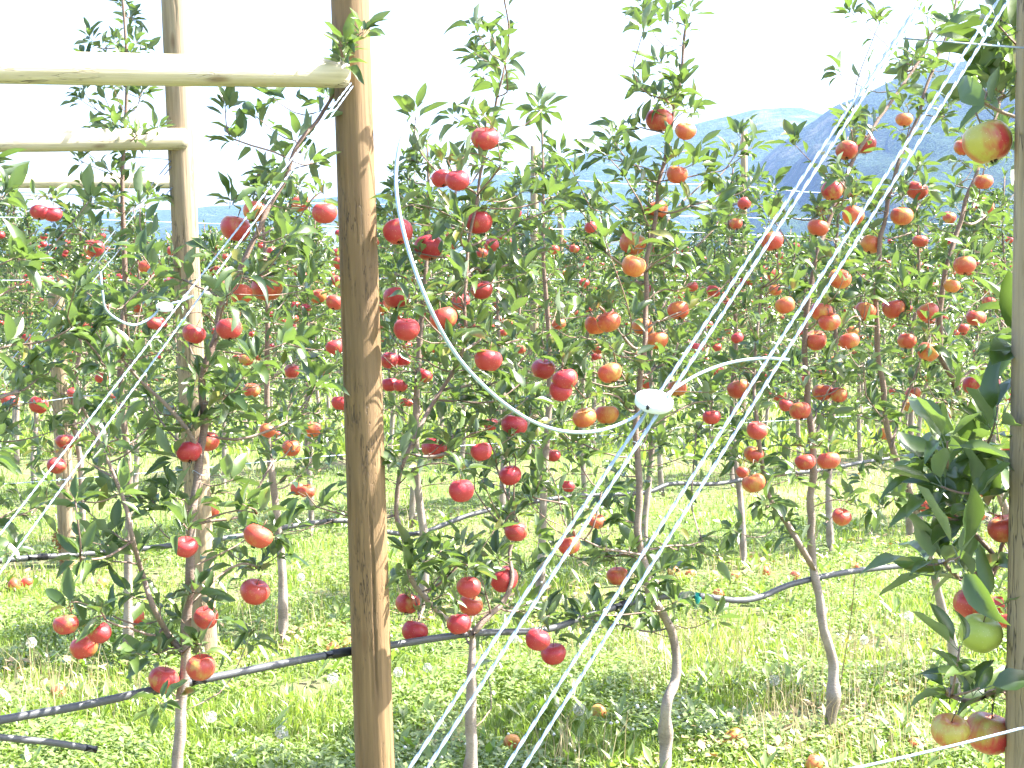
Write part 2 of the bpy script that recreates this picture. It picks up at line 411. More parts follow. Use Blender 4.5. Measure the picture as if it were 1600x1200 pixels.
# ------------------------------------------------------------------ wires
def wire(name, pts, r, label, cat='wire', group=None, mat=None, n=6, parent=None, lay=True):
    mb = MB(); o0 = Vector(pts[0]); mb.tube([Vector(p) - o0 for p in pts], r, n)
    if lay and r > 0.0015:          # second strand wound round the first
        pass
    o = obj(name, mb.mesh(name, mat or M_wire), parent); 
    if not parent: o.location = o0; tag(o, label, cat, group)
    return o
def line(a, b, k=2, sag=0.0):
    a, b = Vector(a), Vector(b)
    return [a.lerp(b, i / k) - Vector((0, 0, sag * 4 * (i / k) * (1 - i / k))) for i in range(k + 1)]
def ext(p, q, c, z0=0.0):
    """through two pixels in the plane c, carried down to the ground"""
    A, B = W(*p, c), W(*q, c); d = B - A; return A, A + d * ((z0 - A.z) / d.z)
C0, C1, C2 = ROW[0], ROW[1], ROW[2]
def strand(A, B, r, lab, group):
    d = (B - A); L = d.length; x, y = frame(d); n = int(L / 0.004); mb = MB()
    for ph in (0, math.pi):
        mb.tube([d * (i / n) + (x * math.cos(ph + i * 0.62) + y * math.sin(ph + i * 0.62)) * r * 0.5 for i in range(n + 1)], r, 5)
    o = obj('guy_wire', mb.mesh('guy_wire', M_wire)); o.location = A; return tag(o, lab, 'wire', group)
rw = 0.0016
g1 = 'guy wires of the nearest row'
for p, q, c, lab in (((1452, -20), (640, 1200), C0, 'nearest guy wire carrying the white disc, on its far side'),
                     ((1460, -20), (668, 1200), C0 - 0.015, 'nearest guy wire passing close beside the white disc'),
                     ((1566, -10), (790, 1200), C0, 'steep guy wire right of the disc, upper strand of the close pair'),
                     ((1582, -10), (818, 1200), C0 - 0.01, 'steep guy wire right of the disc, lower strand of the close pair')):
    A, B = ext(p, q, c); strand(A, B, rw * 0.92, lab, g1)
for p, q, lab in (((556, 128), (0, 895), 'guy wire of the front post running down to the lower left corner'),
                  ((550, 128), (27, 800), 'guy wire of the front post with the small disc on it')):
    A, B = W(*p, C1 - 0.06), W(*q, C1 - 0.32); d = B - A; B = A + d * (-A.z / d.z); strand(A, B, 0.0018, lab, 'guy wires of the front post')
for p, q, lab in (((290, 222), (0, 585), 'guy wire fanning from the second post just under its rail'),
                  ((296, 222), (0, 612), 'guy wire fanning from the second post, the lower of the pair'),
                  ((290, 268), (120, 470), 'thin guy wire fanning from the second post below the farthest rail')):
    A, B = ext(p, q, C2 - 0.03); wire('guy_wire', line(A, B), 0.0024, lab, 'wire', 'guy wires of the second post')
def tensioner(px, py, c, size, tail, tail2, label, rr):
    P = W(px, py, c - 0.008)
    e = tag(obj('wire_tensioner', None), label, 'tensioner', 'wire tensioners on the guy wires'); e.location = P
    gdir = (W(px - 70, py + 105, c) - W(px, py, c)).normalized()
    view = (Vector((0, 0, HC)) - P).normalized()
    up = (Vector((0.10, -0.36, 0.75))).normalized()        # face of the disc, tipped a little to the viewer
    q = up.to_track_quat('Z', 'Y').to_matrix().to_4x4()
    r = size; h = size * 0.27
    mb = MB(); mb.rev([(r * 0.2, -h), (r * 0.93, -h), (r, -h * 0.8), (r, h * 0.35), (r * 0.93, h * 0.55), (r * 0.2, h * 0.6)], 28, q)
    obj('housing', mb.mesh('housing', M_disc), e)
    mb = MB(); mb.rev([(r * 0.30, h * 0.6), (r * 0.26, h * 0.72), (r * 0.05, h * 0.74)], 12, q); obj('hub', mb.mesh('hub', M_disc), e)
    mb = MB(); mb.rev([(r * 0.08, -r * 0.02), (r * 0.10, r * 0.2)], 8, Matrix.Translation(Vector((-r * 0.42, -r * 0.92, -h * 1.3))) @ q); obj('ratchet_catch', mb.mesh('ratchet_catch', M_joint), e)
    for t in (tail, tail2):
        pts = catmull([W(a, b, c + d) - P for a, b, d in t], 8); mb = MB(); mb.tube(pts, rr, 8); obj('wire_tail', mb.mesh('wire_tail', M_wire), e)
tensioner(1022, 626, C0, 0.0205,
          [(1005, 640, 0), (985, 655, 0), (940, 672, -.01), (890, 675, -.02), (840, 662, -.03), (790, 632, -.05), (740, 587, -.06), (700, 535, -.06), (665, 465, -.06), (638, 390, -.04), (622, 320, -.02), (619, 265, 0), (628, 215, .01), (655, 170, .03), (698, 133, .05)],
          [(1035, 622, 0), (1062, 602, 0), (1095, 583, .01), (1140, 567, .02), (1190, 560, .02), (1232, 562, .02)],
          'white round wire tensioner with a long curling loose wire end', 0.0018)
tensioner(257, 479, C1 - 0.19, 0.020,
          [(250, 482, 0), (235, 497, 0), (210, 508, 0), (185, 500, 0), (165, 482, 0), (160, 455, 0), (157, 425, .02)],
          [(268, 474, 0), (285, 470, 0), (302, 462, 0)],
          'small wire tensioner half hidden in leaves left of the front post', 0.0030)
def row_wire(c, z, pa, pb, r, label, k=14, jit=0.012):
    a, b = base_at(pa, c), base_at(pb, c); a.z = b.z = z; pts = line(a, b, k)
    pts = [p + Vector((0, 0, U(-jit, jit))) for p in pts]
    wire('trellis_wire', catmull(pts, 4), r, label, 'wire', 'trellis wires along the rows', n=5)
row_wire(C2, 2.13, 200, 2000, 0.0019, 'topmost trellis wire of the second row, drawn across the mountain')
row_wire(C2, 0.83, -400, 2000, 0.0019, 'low trellis wire of the second row, above the grass')
row_wire(C2, 1.15, -400, 250, 0.0019, 'short middle trellis wire left of the second post')
row_wire(ROW[3], 2.10, -200, 2000, 0.0022, 'topmost trellis wire of the third row')
row_wire(ROW[3], 1.62, -200, 2000, 0.0022, 'middle trellis wire of the third row among leaves')
row_wire(ROW[4], 2.05, -200, 2000, 0.0026, 'topmost trellis wire of the fourth row')
A = W(1408, 60, C0); B = W(1640, 78, C0); wire('trellis_wire', line(A, B), 0.0014, 'topmost trellis wire of the nearest row by the top corner', 'wire', 'trellis wires along the rows')
A = W(1180, 1232, C0); B = W(1640, 1126, C0 - 0.03); wire('trellis_wire', line(A, B, 6, 0.004), 0.0019, 'low trellis wire of the nearest row crossing the big red apples', 'wire', 'trellis wires along the rows')

# ------------------------------------------------------------------ irrigation hoses
def hose(pts, c, r, label, joints, k=8):
    P = [W(a, b, c) for a, b in pts]; e = tag(obj('irrigation_hose', None), label, 'hose', 'drip irrigation hoses'); e.location = P[0]
    path = catmull([p - P[0] for p in P], k); mb = MB(); mb.tube(path, r, 10); obj('pipe', mb.mesh('pipe', M_hose), e)
    for (a, b) in joints:
        A = min(range(len(path)), key=lambda i: abs(to_px(path[i] + P[0])[0] - a)); B = min(range(len(path)), key=lambda i: abs(to_px(path[i] + P[0])[0] - b))
        if B <= A: B = A + 1
        mb = MB(); mb.tube(path[A:B + 1], r * 1.22, 10); obj('joint', mb.mesh('joint', M_joint), e)
    return e
h1 = hose([(-260, 1172), (0, 1125), (130, 1102), (240, 1078), (400, 1045), (520, 1022), (600, 1010), (735, 990), (850, 984), (920, 962), (1000, 938), (1075, 930), (1150, 938), (1190, 932), (1240, 912), (1330, 893), (1450, 880), (1560, 868), (1800, 842)],
     C1 + 0.03, 0.0105, 'long black irrigation hose low along the front row', [(505, 548), (960, 985), (300, 312)])
hose([(-300, 915), (0, 876), (130, 866), (270, 852), (370, 838), (470, 820), (545, 814), (610, 832), (660, 832), (730, 806), (800, 790), (900, 775), (1005, 770), (1050, 756), (1120, 756), (1200, 742), (1280, 735), (1400, 715), (1700, 680)],
     C2 + 0.03, 0.0115, 'thin black irrigation hose hung along the second row', [(505, 520), (50, 80)])
hose([(-260, 1125), (0, 1152), (80, 1160), (150, 1171)], C1 + 0.02, 0.0085, 'loose cut end of black hose hanging in the lower left corner', [(136, 151)], 4)
mb = MB(); P = W(1089, 934, C1 + 0.02); mb.tube([Vector((0, 0, .012)), Vector((0.002, -.012, 0.002)), Vector((0, -.013, -.015)), Vector((-.006, -.01, -.034))], [0.010, 0.012, .006, .004], 6)
tag(obj('hose_tie', mb.mesh('hose_tie', M_tie), None, P), 'small green tie knotted round the front hose', 'tie')

# ------------------------------------------------------------------ leaves and apples (shared meshes)
def leaf_geo(segs, seed):
    rs = random.Random(seed); bend = rs.uniform(-0.12, 0.60); fold = rs.uniform(0.25, 0.85); tw = rs.uniform(-0.9, 0.9); wv = rs.uniform(0.0, 0.035)
    wd = rs.uniform(0.155, 0.205); V = []; Fc = []; side = rs.uniform(-0.12, 0.12)
    V += [(-0.008, 0, 0), (0.008, 0, 0), (0, 0, 0.012)]       # petiole foot
    p0 = 0.2
    def mid(t): return Vector((side * t * t, p0 + (1 - p0) * t - 0.12 * abs(bend) * t * t, 0.05 - bend * t * t * 0.8 + 0.08 * t))
    m0 = mid(0); V += [(m0.x - 0.01, m0.y, m0.z - .004), (m0.x + 0.01, m0.y, m0.z - .004), (m0.x, m0.y, m0.z + 0.006)]
    Fc += [(0, 1, 4, 3), (1, 2, 5, 4), (2, 0, 3, 5)]
    rows = []
    for i in range(segs + 1):
        t = i / segs; m = mid(t)
        hw = wd * (math.sin(math.pi * min(1, t ** 0.82)) ** 0.75) if 0 < i < segs else 0
        if hw == 0: V.append(tuple(m)); rows.append((len(V) - 1,)); continue
        a = tw * (t - 0.3)
        for s in (-1, 0, 1):
            lx = s * hw * math.cos(fold); lz = abs(s) * hw * math.sin(fold) + (wv * math.sin(t * 11 + s * 1.5) if s else 0)
            V.append((m.x + lx * math.cos(a) - lz * math.sin(a), m.y, m.z + lx * math.sin(a) + lz * math.cos(a)))
        rows.append((len(V) - 3, len(V) - 2, len(V) - 1))
    for a, b in zip(rows[:-1], rows[1:]):
        if len(a) == 1: Fc += [(a[0], b[1], b[0]), (a[0], b[2], b[1])]
        elif len(b) == 1: Fc += [(a[0], a[1], b[0]), (a[1], a[2], b[0])]
        else: Fc += [(a[0], a[1], b[1], b[0]), (a[1], a[2], b[2], b[1])]
    return V, Fc
LEAVES = [mesh_from('leaf', *leaf_geo(6, 100 + i), M_leaf) for i in range(10)]
YLEAF = mesh_from('yellow_leaf', *leaf_geo(6, 77), M_yleaf)
LOD = []
for i in range(5):
    V, Fc = leaf_geo(3, 300 + i); V = V[6:]; Fc = [tuple(a - 6 for a in f) for f in Fc if min(f) >= 6]
    T = []
    for f in Fc:
        T.append(f[:3]);
        if len(f) == 4: T.append((f[0], f[2], f[3]))
    LOD.append((np.array(V), np.array(T)))
LOD2 = []
for i in range(3):
    V = np.array([(0, 0.1, 0), (-0.22, 0.5, 0.10), (0.22, 0.5, 0.07), (0, 1.0, -0.12 * i), (0, 0.5, 0.0)]); LOD2.append((V, np.array([(0, 4, 1), (0, 2, 4), (1, 4, 3), (4, 2, 3)])))

def apple_geo(n, m, seed, top=0.30):
    rs = random.Random(seed); V = []; Fc = []; el = rs.uniform(0.84, 0.96); sk = rs.uniform(-0.06, 0.06)
    for i in range(m + 1):
        a = math.pi * i / m
        for k in range(n):
            th = 2 * math.pi * k / n
            r = math.sin(a) * (1 + 0.10 * math.cos(a)); lob = 1 + 0.035 * math.cos(5 * th + seed) * (1 - math.cos(a)) * 0.5 + 0.03 * math.cos(2 * th + seed)
            z = math.cos(a) * el - 0.34 * math.exp(-(a / 0.36) ** 2) + 0.24 * math.exp(-((math.pi - a) / 0.34) ** 2)
            V.append((0.5 * r * lob * math.cos(th) + sk * z * 0.5, 0.5 * r * lob * math.sin(th), 0.5 * z))
    for i in range(m):
        for k in range(n):
            p = i * n + k; q = i * n + (k + 1) % n; Fc.append((p, p + n, q + n, q))
    return np.array(V), np.array(Fc)
APD = 0.072
APPLES = []
for i in range(5):
    V, Fc = apple_geo(20, 14, i); APPLES.append(mesh_from('apple', V * APD, Fc, M_apple))
APPLES_LO = []
for i in range(3):
    V, Fc = apple_geo(10, 7, i + 9); APPLES_LO.append(mesh_from('apple', V * APD, Fc, M_apple))
AV, AF = apple_geo(7, 5, 31); AV = AV * APD
mb = MB(); mb.tube([(0, 0, 0.016), (0.001, 0, 0.03), (0.004, 0.001, 0.047)], [0.0013, 0.0011, 0.0018], 5); STEM = mb.mesh('stem', M_stem)
mb = MB()
for k in range(5):
    a = k * 1.2566; mb.tube([(0.002 * math.cos(a), 0.002 * math.sin(a), -0.0235), (0.005 * math.cos(a), 0.005 * math.sin(a), -0.029), (0.0028 * math.cos(a), 0.0028 * math.sin(a), -0.033)], [0.0012, 0.0013, 0.0005], 3)
CALYX = mb.mesh('calyx', M_joint)

UP = Vector((0, 0, 1))
def orient(d, up, roll=0.0):
    y = d.normalized(); z = up - y * up.dot(y)
    if z.length < 1e-4: z = Vector((1, 0, 0)) - y * y.x
    z.normalize(); x = y.cross(z)
    M = Matrix((x, y, z)).transposed()
    return M @ Matrix.Rotation(roll, 3, 'Y')
def rvec(): 
    v = Vector((random.gauss(0, 1), random.gauss(0, 1), random.gauss(0, 1))); return v.normalized()

def rosette(p, axis, n, L, out, spread=(0.55, 1.5)):
    a0 = U(0, 6.28); x, y = frame(axis)
    for i in range(n):
        a = a0 + i * 2.4 + U(-0.3, 0.3); th = U(*spread)
        d = axis.normalized() * math.cos(th) + (x * math.cos(a) + y * math.sin(a)) * math.sin(th)
        d = (d + Vector((0, 0, U(-0.25, 0.25)))).normalized()
        q = p - axis.normalized() * U(0, 0.028)
        out.append((q, orient(d, UP * 0.9 + axis * 0.5 + rvec() * 0.55, U(-0.5, 0.5)), L * U(0.48, 1.16)))

def grow(trunk, rad, clusters, apples, leafL, start=0.0, nl=(5, 7), shoot=0.25, thin=1.0, extra=()):
    """trunk: world points; clusters: world points; apples: [(centre, scale, blush, hue)].
    Returns trunk tube, branch tubes (one MB per limb), leaves, apples."""
    leaves = []; m = len(trunk)
    tr = MB(); 
    tints = [max(0.0, min(1.0, 1.15 - (p.z / 1.25))) for p in trunk]
    tr.tube(trunk, rad, 9, 0.5, True, 0.05)
    for i in range(m):
        for k in range(9): tr.t[i * 9 + k] = tints[i]
    nodes = [dict(p=p, par=-1, L=0.0, root=i, tr=True) for i, p in enumerate(trunk) if p.z > 0.28]
    ex = []
    for pth, r0 in extra:
        mb = MB(); k = len(pth); mb.tube(pth, [r0 * (1 - 0.6 * i / (k - 1)) for i in range(k)], 7, 0.35, True, 0.05); ex.append(mb)
        nodes += [dict(p=p, par=-1, L=0.0, root=0, tr=True) for p in pth]
    nt_ = len(nodes); pts = []
    clusters = [c for c in clusters if not (c.y > 1 and abs(to_px(c)[0] - (547 + 0.0325 * to_px(c)[1])) < 48 and 4.18 < c.y < 4.52)]
    for c in clusters: pts.append((c, None))
    for a in apples: pts.append((a[0] + Vector((U(-.012, .012), U(-.012, .012), 0.052 * a[1] + U(0.004, 0.014))), a))
    TP = np.array([n['p'][:] for n in nodes])
    def dtr(p): return np.sqrt(((TP - np.array(p[:])) ** 2).sum(1)).min()
    pts.sort(key=lambda e: dtr(e[0]))
    P = TP.copy(); CL = np.zeros(len(nodes))
    for (p, ap) in pts:
        q = np.array(p[:]); dd = np.sqrt(((P - q) ** 2).sum(1)); below = np.maximum(0, P[:, 2] - q[2])
        flatp = np.maximum(0, 0.25 - (q[2] - P[:, 2]) / np.maximum(dd, 1e-4)) * dd * 0.5
        cost = dd + 0.45 * CL + below * 1.3 + flatp
        j = int(cost.argmin())
        nodes.append(dict(p=p, par=j, L=CL[j] + dd[j], tr=False, ap=ap, kids=0)); P = np.vstack([P, q]); CL = np.append(CL, CL[j] + dd[j])
    desc = [0] * len(nodes)
    for i in range(len(nodes) - 1, nt_ - 1, -1): desc[nodes[i]['par']] += desc[i] + 1
    limb = {('x', i): mb for i, mb in enumerate(ex)}; out = []
    for i in range(nt_, len(nodes)):
        nd = nodes[i]; j = nd['par']; pa = nodes[j]
        if pa['tr']: limb[i] = MB(); nd['limb'] = limb[i]
        else: nd['limb'] = pa['limb']
        a, b = pa['p'], nd['p']; d = b - a; L = d.length
        r0 = 0.0017 * math.sqrt(desc[i] + 1.6); r1 = 0.0017 * math.sqrt(desc[i] + 0.6)
        r0 = min(r0, 0.011); r1 = min(r1, 0.0095)
        perp = rvec() * L * 0.09
        if nd['ap']: pp = [a, a.lerp(b, 0.35) + perp + Vector((0, 0, L * 0.12)), a.lerp(b, 0.72) + perp * 0.6 + Vector((0, 0, L * 0.12)), b]
        else: pp = [a, a.lerp(b, 0.35) + perp - Vector((0, 0, L * 0.06)), a.lerp(b, 0.7) + perp * 0.6 - Vector((0, 0, L * 0.05)), b]
        pp = catmull(pp, 2)
        nd['limb'].tube(pp, [r0 + (r1 - r0) * t / (len(pp) - 1) for t in range(len(pp))], 5, 0.12 + 0.25 * min(1, desc[i] / 8), True, 0.06)
        axis = (d.normalized() * 0.8 + UP * U(0.2, 0.7)).normalized()
        n = random.randint(*nl)
        if nd['ap']: n = max(3, n - 2); axis = (UP + rvec() * 0.5).normalized()
        if R() < thin: rosette(b, axis, n, leafL, leaves)
        k = int(L / 0.045)
        for s in range(k):                                  # leaves along the twig
            if R() < 0.6 * thin:
                t = (s + 0.6) / k; q = a.lerp(b, t); dr = (rvec() + UP * 0.5 + d.normalized() * 0.6).normalized()
                leaves.append((q, orient(dr, UP + rvec() * 0.7, 0), leafL * U(0.5, 1.0)))
    # young shoot leaves at the leader's top
    tot = sum((trunk[i + 1] - trunk[i]).length for i in range(m - 1)); acc = 0; nxt = tot * (1 - shoot); a = U(0, 6)
    for i in range(m - 1):
        seg = trunk[i + 1] - trunk[i]; L = seg.length
        while nxt <= acc + L:
            q = trunk[i] + seg * ((nxt - acc) / L); a += 2.4; x, y = frame(seg); th = U(0.6, 1.15)
            dr = seg.normalized() * math.cos(th) + (x * math.cos(a) + y * math.sin(a)) * math.sin(th)
            f = (nxt / tot); leaves.append((q, orient(dr, UP * 0.6 + seg.normalized() + rvec() * 0.3, U(-.4, .4)), leafL * U(0.75, 1.15) * (1.0 - 0.35 * max(0, (f - 0.85) / 0.15)))); nxt += U(0.017, 0.034)
        acc += L
    rosette(trunk[-1], (trunk[-1] - trunk[-2]).normalized() + UP * 0.3, 5, leafL * 0.75, leaves, (0.3, 1.0))
    return tr, limb, leaves

def add_leaves_joined(name, leaves, parent, base, lods, mat, kind=True):
    Vs = []; Fs = []; T = []; o = 0; bp = np.array(base[:])
    for (p, M, L) in leaves:
        V, Fc = random.choice(lods); V2 = V @ (np.array(M).T) * L + np.array(p[:]) - bp
        Vs.append(V2); Fs.append(Fc + o); o += len(V); T += [R()] * len(V)
    if not Vs: return None
    ob = obj(name, mesh_from(name, np.vstack(Vs), np.vstack(Fs), mat, True, T), parent)
    ob['kind'] = 'stuff'; return ob

def add_apple(parent, base, c, s, blush, hue, mesh, stem=True):
    o = bpy.data.objects.new('apple', mesh); COL.objects.link(o); o.parent = parent; o.location = c - base
    o.rotation_euler = (U(-0.35, 0.35), U(-0.35, 0.35), U(0, 6.28)); o.scale = (s, s, s * U(0.94, 1.03)); o.color = (blush, hue, 0, 1)
    if stem:
        for nm, me in (('stem', STEM), ('calyx', CALYX)):
            k = bpy.data.objects.new(nm, me); COL.objects.link(k); k.parent = o
    return o

MAXLEAF = 295
def make_tree(trunk, rad, clusters, apples, label, group, leafL=0.078, nl=(5, 7), shoot=0.25, stems=True, maxleaf=MAXLEAF, thin=1.0, extra=(), seen=0):
    base = Vector(trunk[0]); base.z = max(-0.02, base.z)
    e = tag(obj('apple_tree', None), label, 'tree', group); e.location = base
    tr, limbs, leaves = grow(trunk, rad, clusters, apples, leafL, nl=nl, shoot=shoot, thin=thin, extra=extra)
    obj('trunk', tr.mesh('trunk', M_bark, base), e)
    for mb in limbs.values(): obj('branch', mb.mesh('branch', M_bark, base), e)
    leaves = prune(leaves, seen)
    random.shuffle(leaves); leaves.sort(key=lambda l: -l[2] * (1 if 0 < to_px(l[0])[0] < 1600 and 0 < to_px(l[0])[1] < 1200 else 0.01))
    for (p, M, L) in leaves[:maxleaf]:
        o = bpy.data.objects.new('leaf', random.choice(LEAVES)); COL.objects.link(o); o.parent = e
        o.matrix_local = Matrix.LocRotScale(p - base, M.to_quaternion(), (L, L, L))
    add_leaves_joined('leaf_mass', leaves[maxleaf:], e, base, LOD, M_leafm)
    for (c, s, bl, hu) in apples: add_apple(e, base, c, s, bl, hu, random.choice(APPLES), stems)
    return e

# ------------------------------------------------------------------ apples read off the photograph: x, y, diameter in px, blush, hue
AP = """368 357 46 .8 .3;398 330 34 .35 .9;417 450 46 .75 .6;358 514 38 .9 .2;303 522 36 .9 .2;295 706 40 .9 .1;326 690 34 .8 .5;403 838 44 .75 .6;398 925 46 .8 .5;290 855 36 .9 .2;327 797 30 .7 .5
131 1012 43 .7 .4;154 988 38 .85 .2;103 976 38 .6 .3;210 965 34 .7 .4;256 1063 46 .8 .3;314 1043 43 .7 .5;322 965 38 .75 .4
62 332 28 .9 .1;82 335 28 .9 .1;147 388 30 .85 .3;175 421 20 .9 .3;258 335 15 .9 .2;260 357 14 .9 .2;258 379 16 .9 .2;173 423 19 .8 .3
60 633 28 .8 .4;15 625 26 .8 .4;102 690 28 .8 .4;88 728 28 .8 .3;117 722 22 .8 .3;197 686 22 .7 .4;377 460 34 .5 .9;268 547 22 .9 .3;263 517 22 .9 .3;393 610 26 .7 .6
497 463 26 .6 .7;523 473 26 .85 .5;523 543 27 .9 .2;530 520 20 .9 .2;487 671 29 .6 .9;418 673 25 .5 .9;455 700 27 .5 .9;480 768 25 .7 .7;465 764 22 .7 .6;405 405 20 .4 .9;533 630 30 .9 .2;423 615 18 .7 .5;453 590 20 .8 .4
620 465 40 .85 .2;635 515 40 .95 .2;693 498 42 .8 .5;753 453 34 .9 .3;720 472 28 .9 .3;763 563 42 .9 .2;608 563 27 .9 .1;630 563 23 .9 .1;609 601 26 .95 .1;626 603 22 .9 .1;662 587 26 .9 .1;628 635 20 .9 .1
680 700 41 .9 .1;752 706 32 .95 .1;803 665 39 .95 .1;797 743 35 .95 .1;721 767 37 .95 .1;767 663 22 .8 .3;758 217 42 .85 .2;715 282 37 .95 .1;690 279 31 .95 .1;622 362 43 .9 .1;670 387 42 .9 .1;748 347 40 .9 .2;768 383 22 .9 .2
507 333 36 .8 .3;470 318 28 .8 .4;523 272 20 .5 .8;523 302 18 .5 .8;523 355 20 .5 .8
1030 188 39 .75 .5;1071 205 31 .45 1;1058 273 32 .45 1;1025 329 36 .5 .9;988 380 39 .6 .7;1163 318 21 .9 .3;1150 350 20 .6 .6;883 368 12 .9 .2;885 381 12 .9 .2;882 393 14 .9 .2;913 397 13 .9 .2;957 388 11 .8 .3
1350 226 37 .85 .3;1323 235 33 .7 .4;1300 298 33 .8 .3;1278 356 31 .5 .9;1333 337 32 .45 .9;1433 298 31 .75 .5;1409 338 33 .6 .8;1361 382 32 .3 .9;1207 377 34 .75 .4;1438 377 24 .7 .5;1536 322 31 .7 .5;1537 284 27 .6 .6;1505 230 28 .5 .7;1413 187 26 .3 .9;1483 340 20 .6 .6
891 415 15 .9 .3;935 413 15 .9 .3;990 416 37 .2 1;1115 455 22 .9 .3;1168 438 22 .9 .3;851 441 12 .8 .3;860 448 12 .8 .3;858 472 14 .9 .3;840 477 14 .9 .2;848 491 12 .8 .3;843 510 12 .9 .2;875 499 12 .9 .3;883 443 12 .9 .2;920 453 14 .9 .2;913 522 15 .9 .2
932 507 34 .3 1;951 503 36 .5 .9;1003 510 30 .2 1;1027 532 33 .25 1;1060 485 32 .5 .9;1152 528 18 .95 .2;849 577 37 .9 .2;883 593 39 .95 .1;876 610 35 .95 .1;953 583 36 .6 .8;1010 597 22 .9 .3;913 653 37 .2 1;948 648 35 .55 .8;1058 607 30 .6 .7;1112 652 27 .9 .3
1155 608 35 .7 .6;865 712 22 .9 .2;955 713 16 .9 .2;922 743 18 .6 .6;888 760 20 .95 .1;1178 755 35 .55 .8;1183 673 32 .8 .4;1178 710 30 .6 .7;1160 738 20 .7 .5;1087 545 22 .9 .2
1507 415 33 .6 .7;1487 447 24 .1 1;1312 436 33 .35 .9;1283 487 33 .65 .7;1296 503 32 .6 .7;1275 532 33 .7 .6;1327 533 31 .65 .7;1352 487 31 .6 .8;1397 483 34 .65 .7;1450 488 31 .7 .5;1450 550 33 .6 .7;1417 533 28 .5 .8;1525 497 29 .75 .5;1545 472 22 .7 .5;1505 513 18 .8 .4;1562 558 29 .8 .4
1545 602 34 .85 .3;1520 603 30 .85 .3;1427 615 24 .6 .6;1472 643 33 .75 .4;1422 633 24 .6 .6;1512 673 32 .75 .4;1587 507 18 .8 .4;1285 613 30 .7 .5;1310 617 26 .7 .5;1250 642 33 .75 .5;1217 617 24 .8 .3;1228 633 22 .8 .3;1333 620 14 .8 .4;1295 720 34 .7 .6;1258 722 31 .75 .5
1382 678 20 .2 1;1582 703 30 .7 .5;1533 740 28 .7 .5;1543 768 26 .75 .4;1448 790 26 .7 .5;1210 430 24 .6 .8;1212 453 20 .6 .8;1227 477 29 .3 1;1561 705 22 .7 .4
733 918 36 .9 .3;735 946 36 .7 .6;787 905 43 .9 .2;637 943 38 .8 .2;648 987 39 .9 .1;717 975 38 .9 .1;806 831 34 .8 .3;889 853 33 .7 .5;965 900 34 .65 .6;840 1000 37 .95 .1;865 1022 38 .95 .1;933 815 28 .4 .9;1315 808 30 .7 .6;1493 806 24 .7 .5;1528 803 26 .9 .3;1573 970 28 .8 .4;1562 945 30 .8 .3"""
AP = [tuple(float(v) for v in e.split()) for e in AP.replace('\n', ';').split(';')]
BYROW = {1: [], 2: [], 3: [], 4: []}
for a in AP:
    e1 = APD * F / W(a[0], a[1], ROW[1]).y
    k = a[2] / e1
    row = 1 if k > 0.78 else 2 if k > 0.50 else 3 if k > 0.40 else 4
    BYROW[row].append(a)
def placed(a, row):
    c = ROW[row] + U(-0.22, 0.16); P = W(a[0], a[1], c); s = a[2] * P.y / F / APD
    return [P, max(0.78, min(1.22, s * 1.06)), a[3] if a[3] > .5 else a[3] + 0.22, a[4]]

BIG = [(1543, 222, 76, .38, .25), (1570, 826, 56, .6, .5), (1521, 945, 62, .72, .3), (1532, 990, 70, -.05, 0.0), (1484, 1142, 62, .40, .35), (1545, 1146, 76, .72, .25)]
SEEN = np.array([(a[0], a[1], a[2] * 0.5, APD * F / a[2]) for a in AP + BIG])
GUY = [((556, 128), (0, 895)), ((550, 128), (27, 800))]
def prune(leaves, start):
    """fruit hangs outermost: most leaves that would sit right over a fruit or rub on a guy wire are gone"""
    out = []
    for l in leaves:
        q = l[0] + l[1] @ Vector((0, l[2] * 0.55, 0)); x, y = to_px(q); S_ = SEEN[start:]; d2 = (S_[:, 0] - x) ** 2 + (S_[:, 1] - y) ** 2; rr = S_[:, 2] + 0.26 * l[2] * F / q.y
        if ((d2 < rr ** 2) & (q.y < S_[:, 3] + 0.03)).any() and R() < 0.80: continue
        if any(abs((x - a[0]) * (b[1] - a[1]) - (y - a[1]) * (b[0] - a[0])) / math.hypot(b[0] - a[0], b[1] - a[1]) < 14 and x < 560 for a, b in GUY) and q.y < 4.2 and R() < 0.6: continue
        out.append(l)
    return out

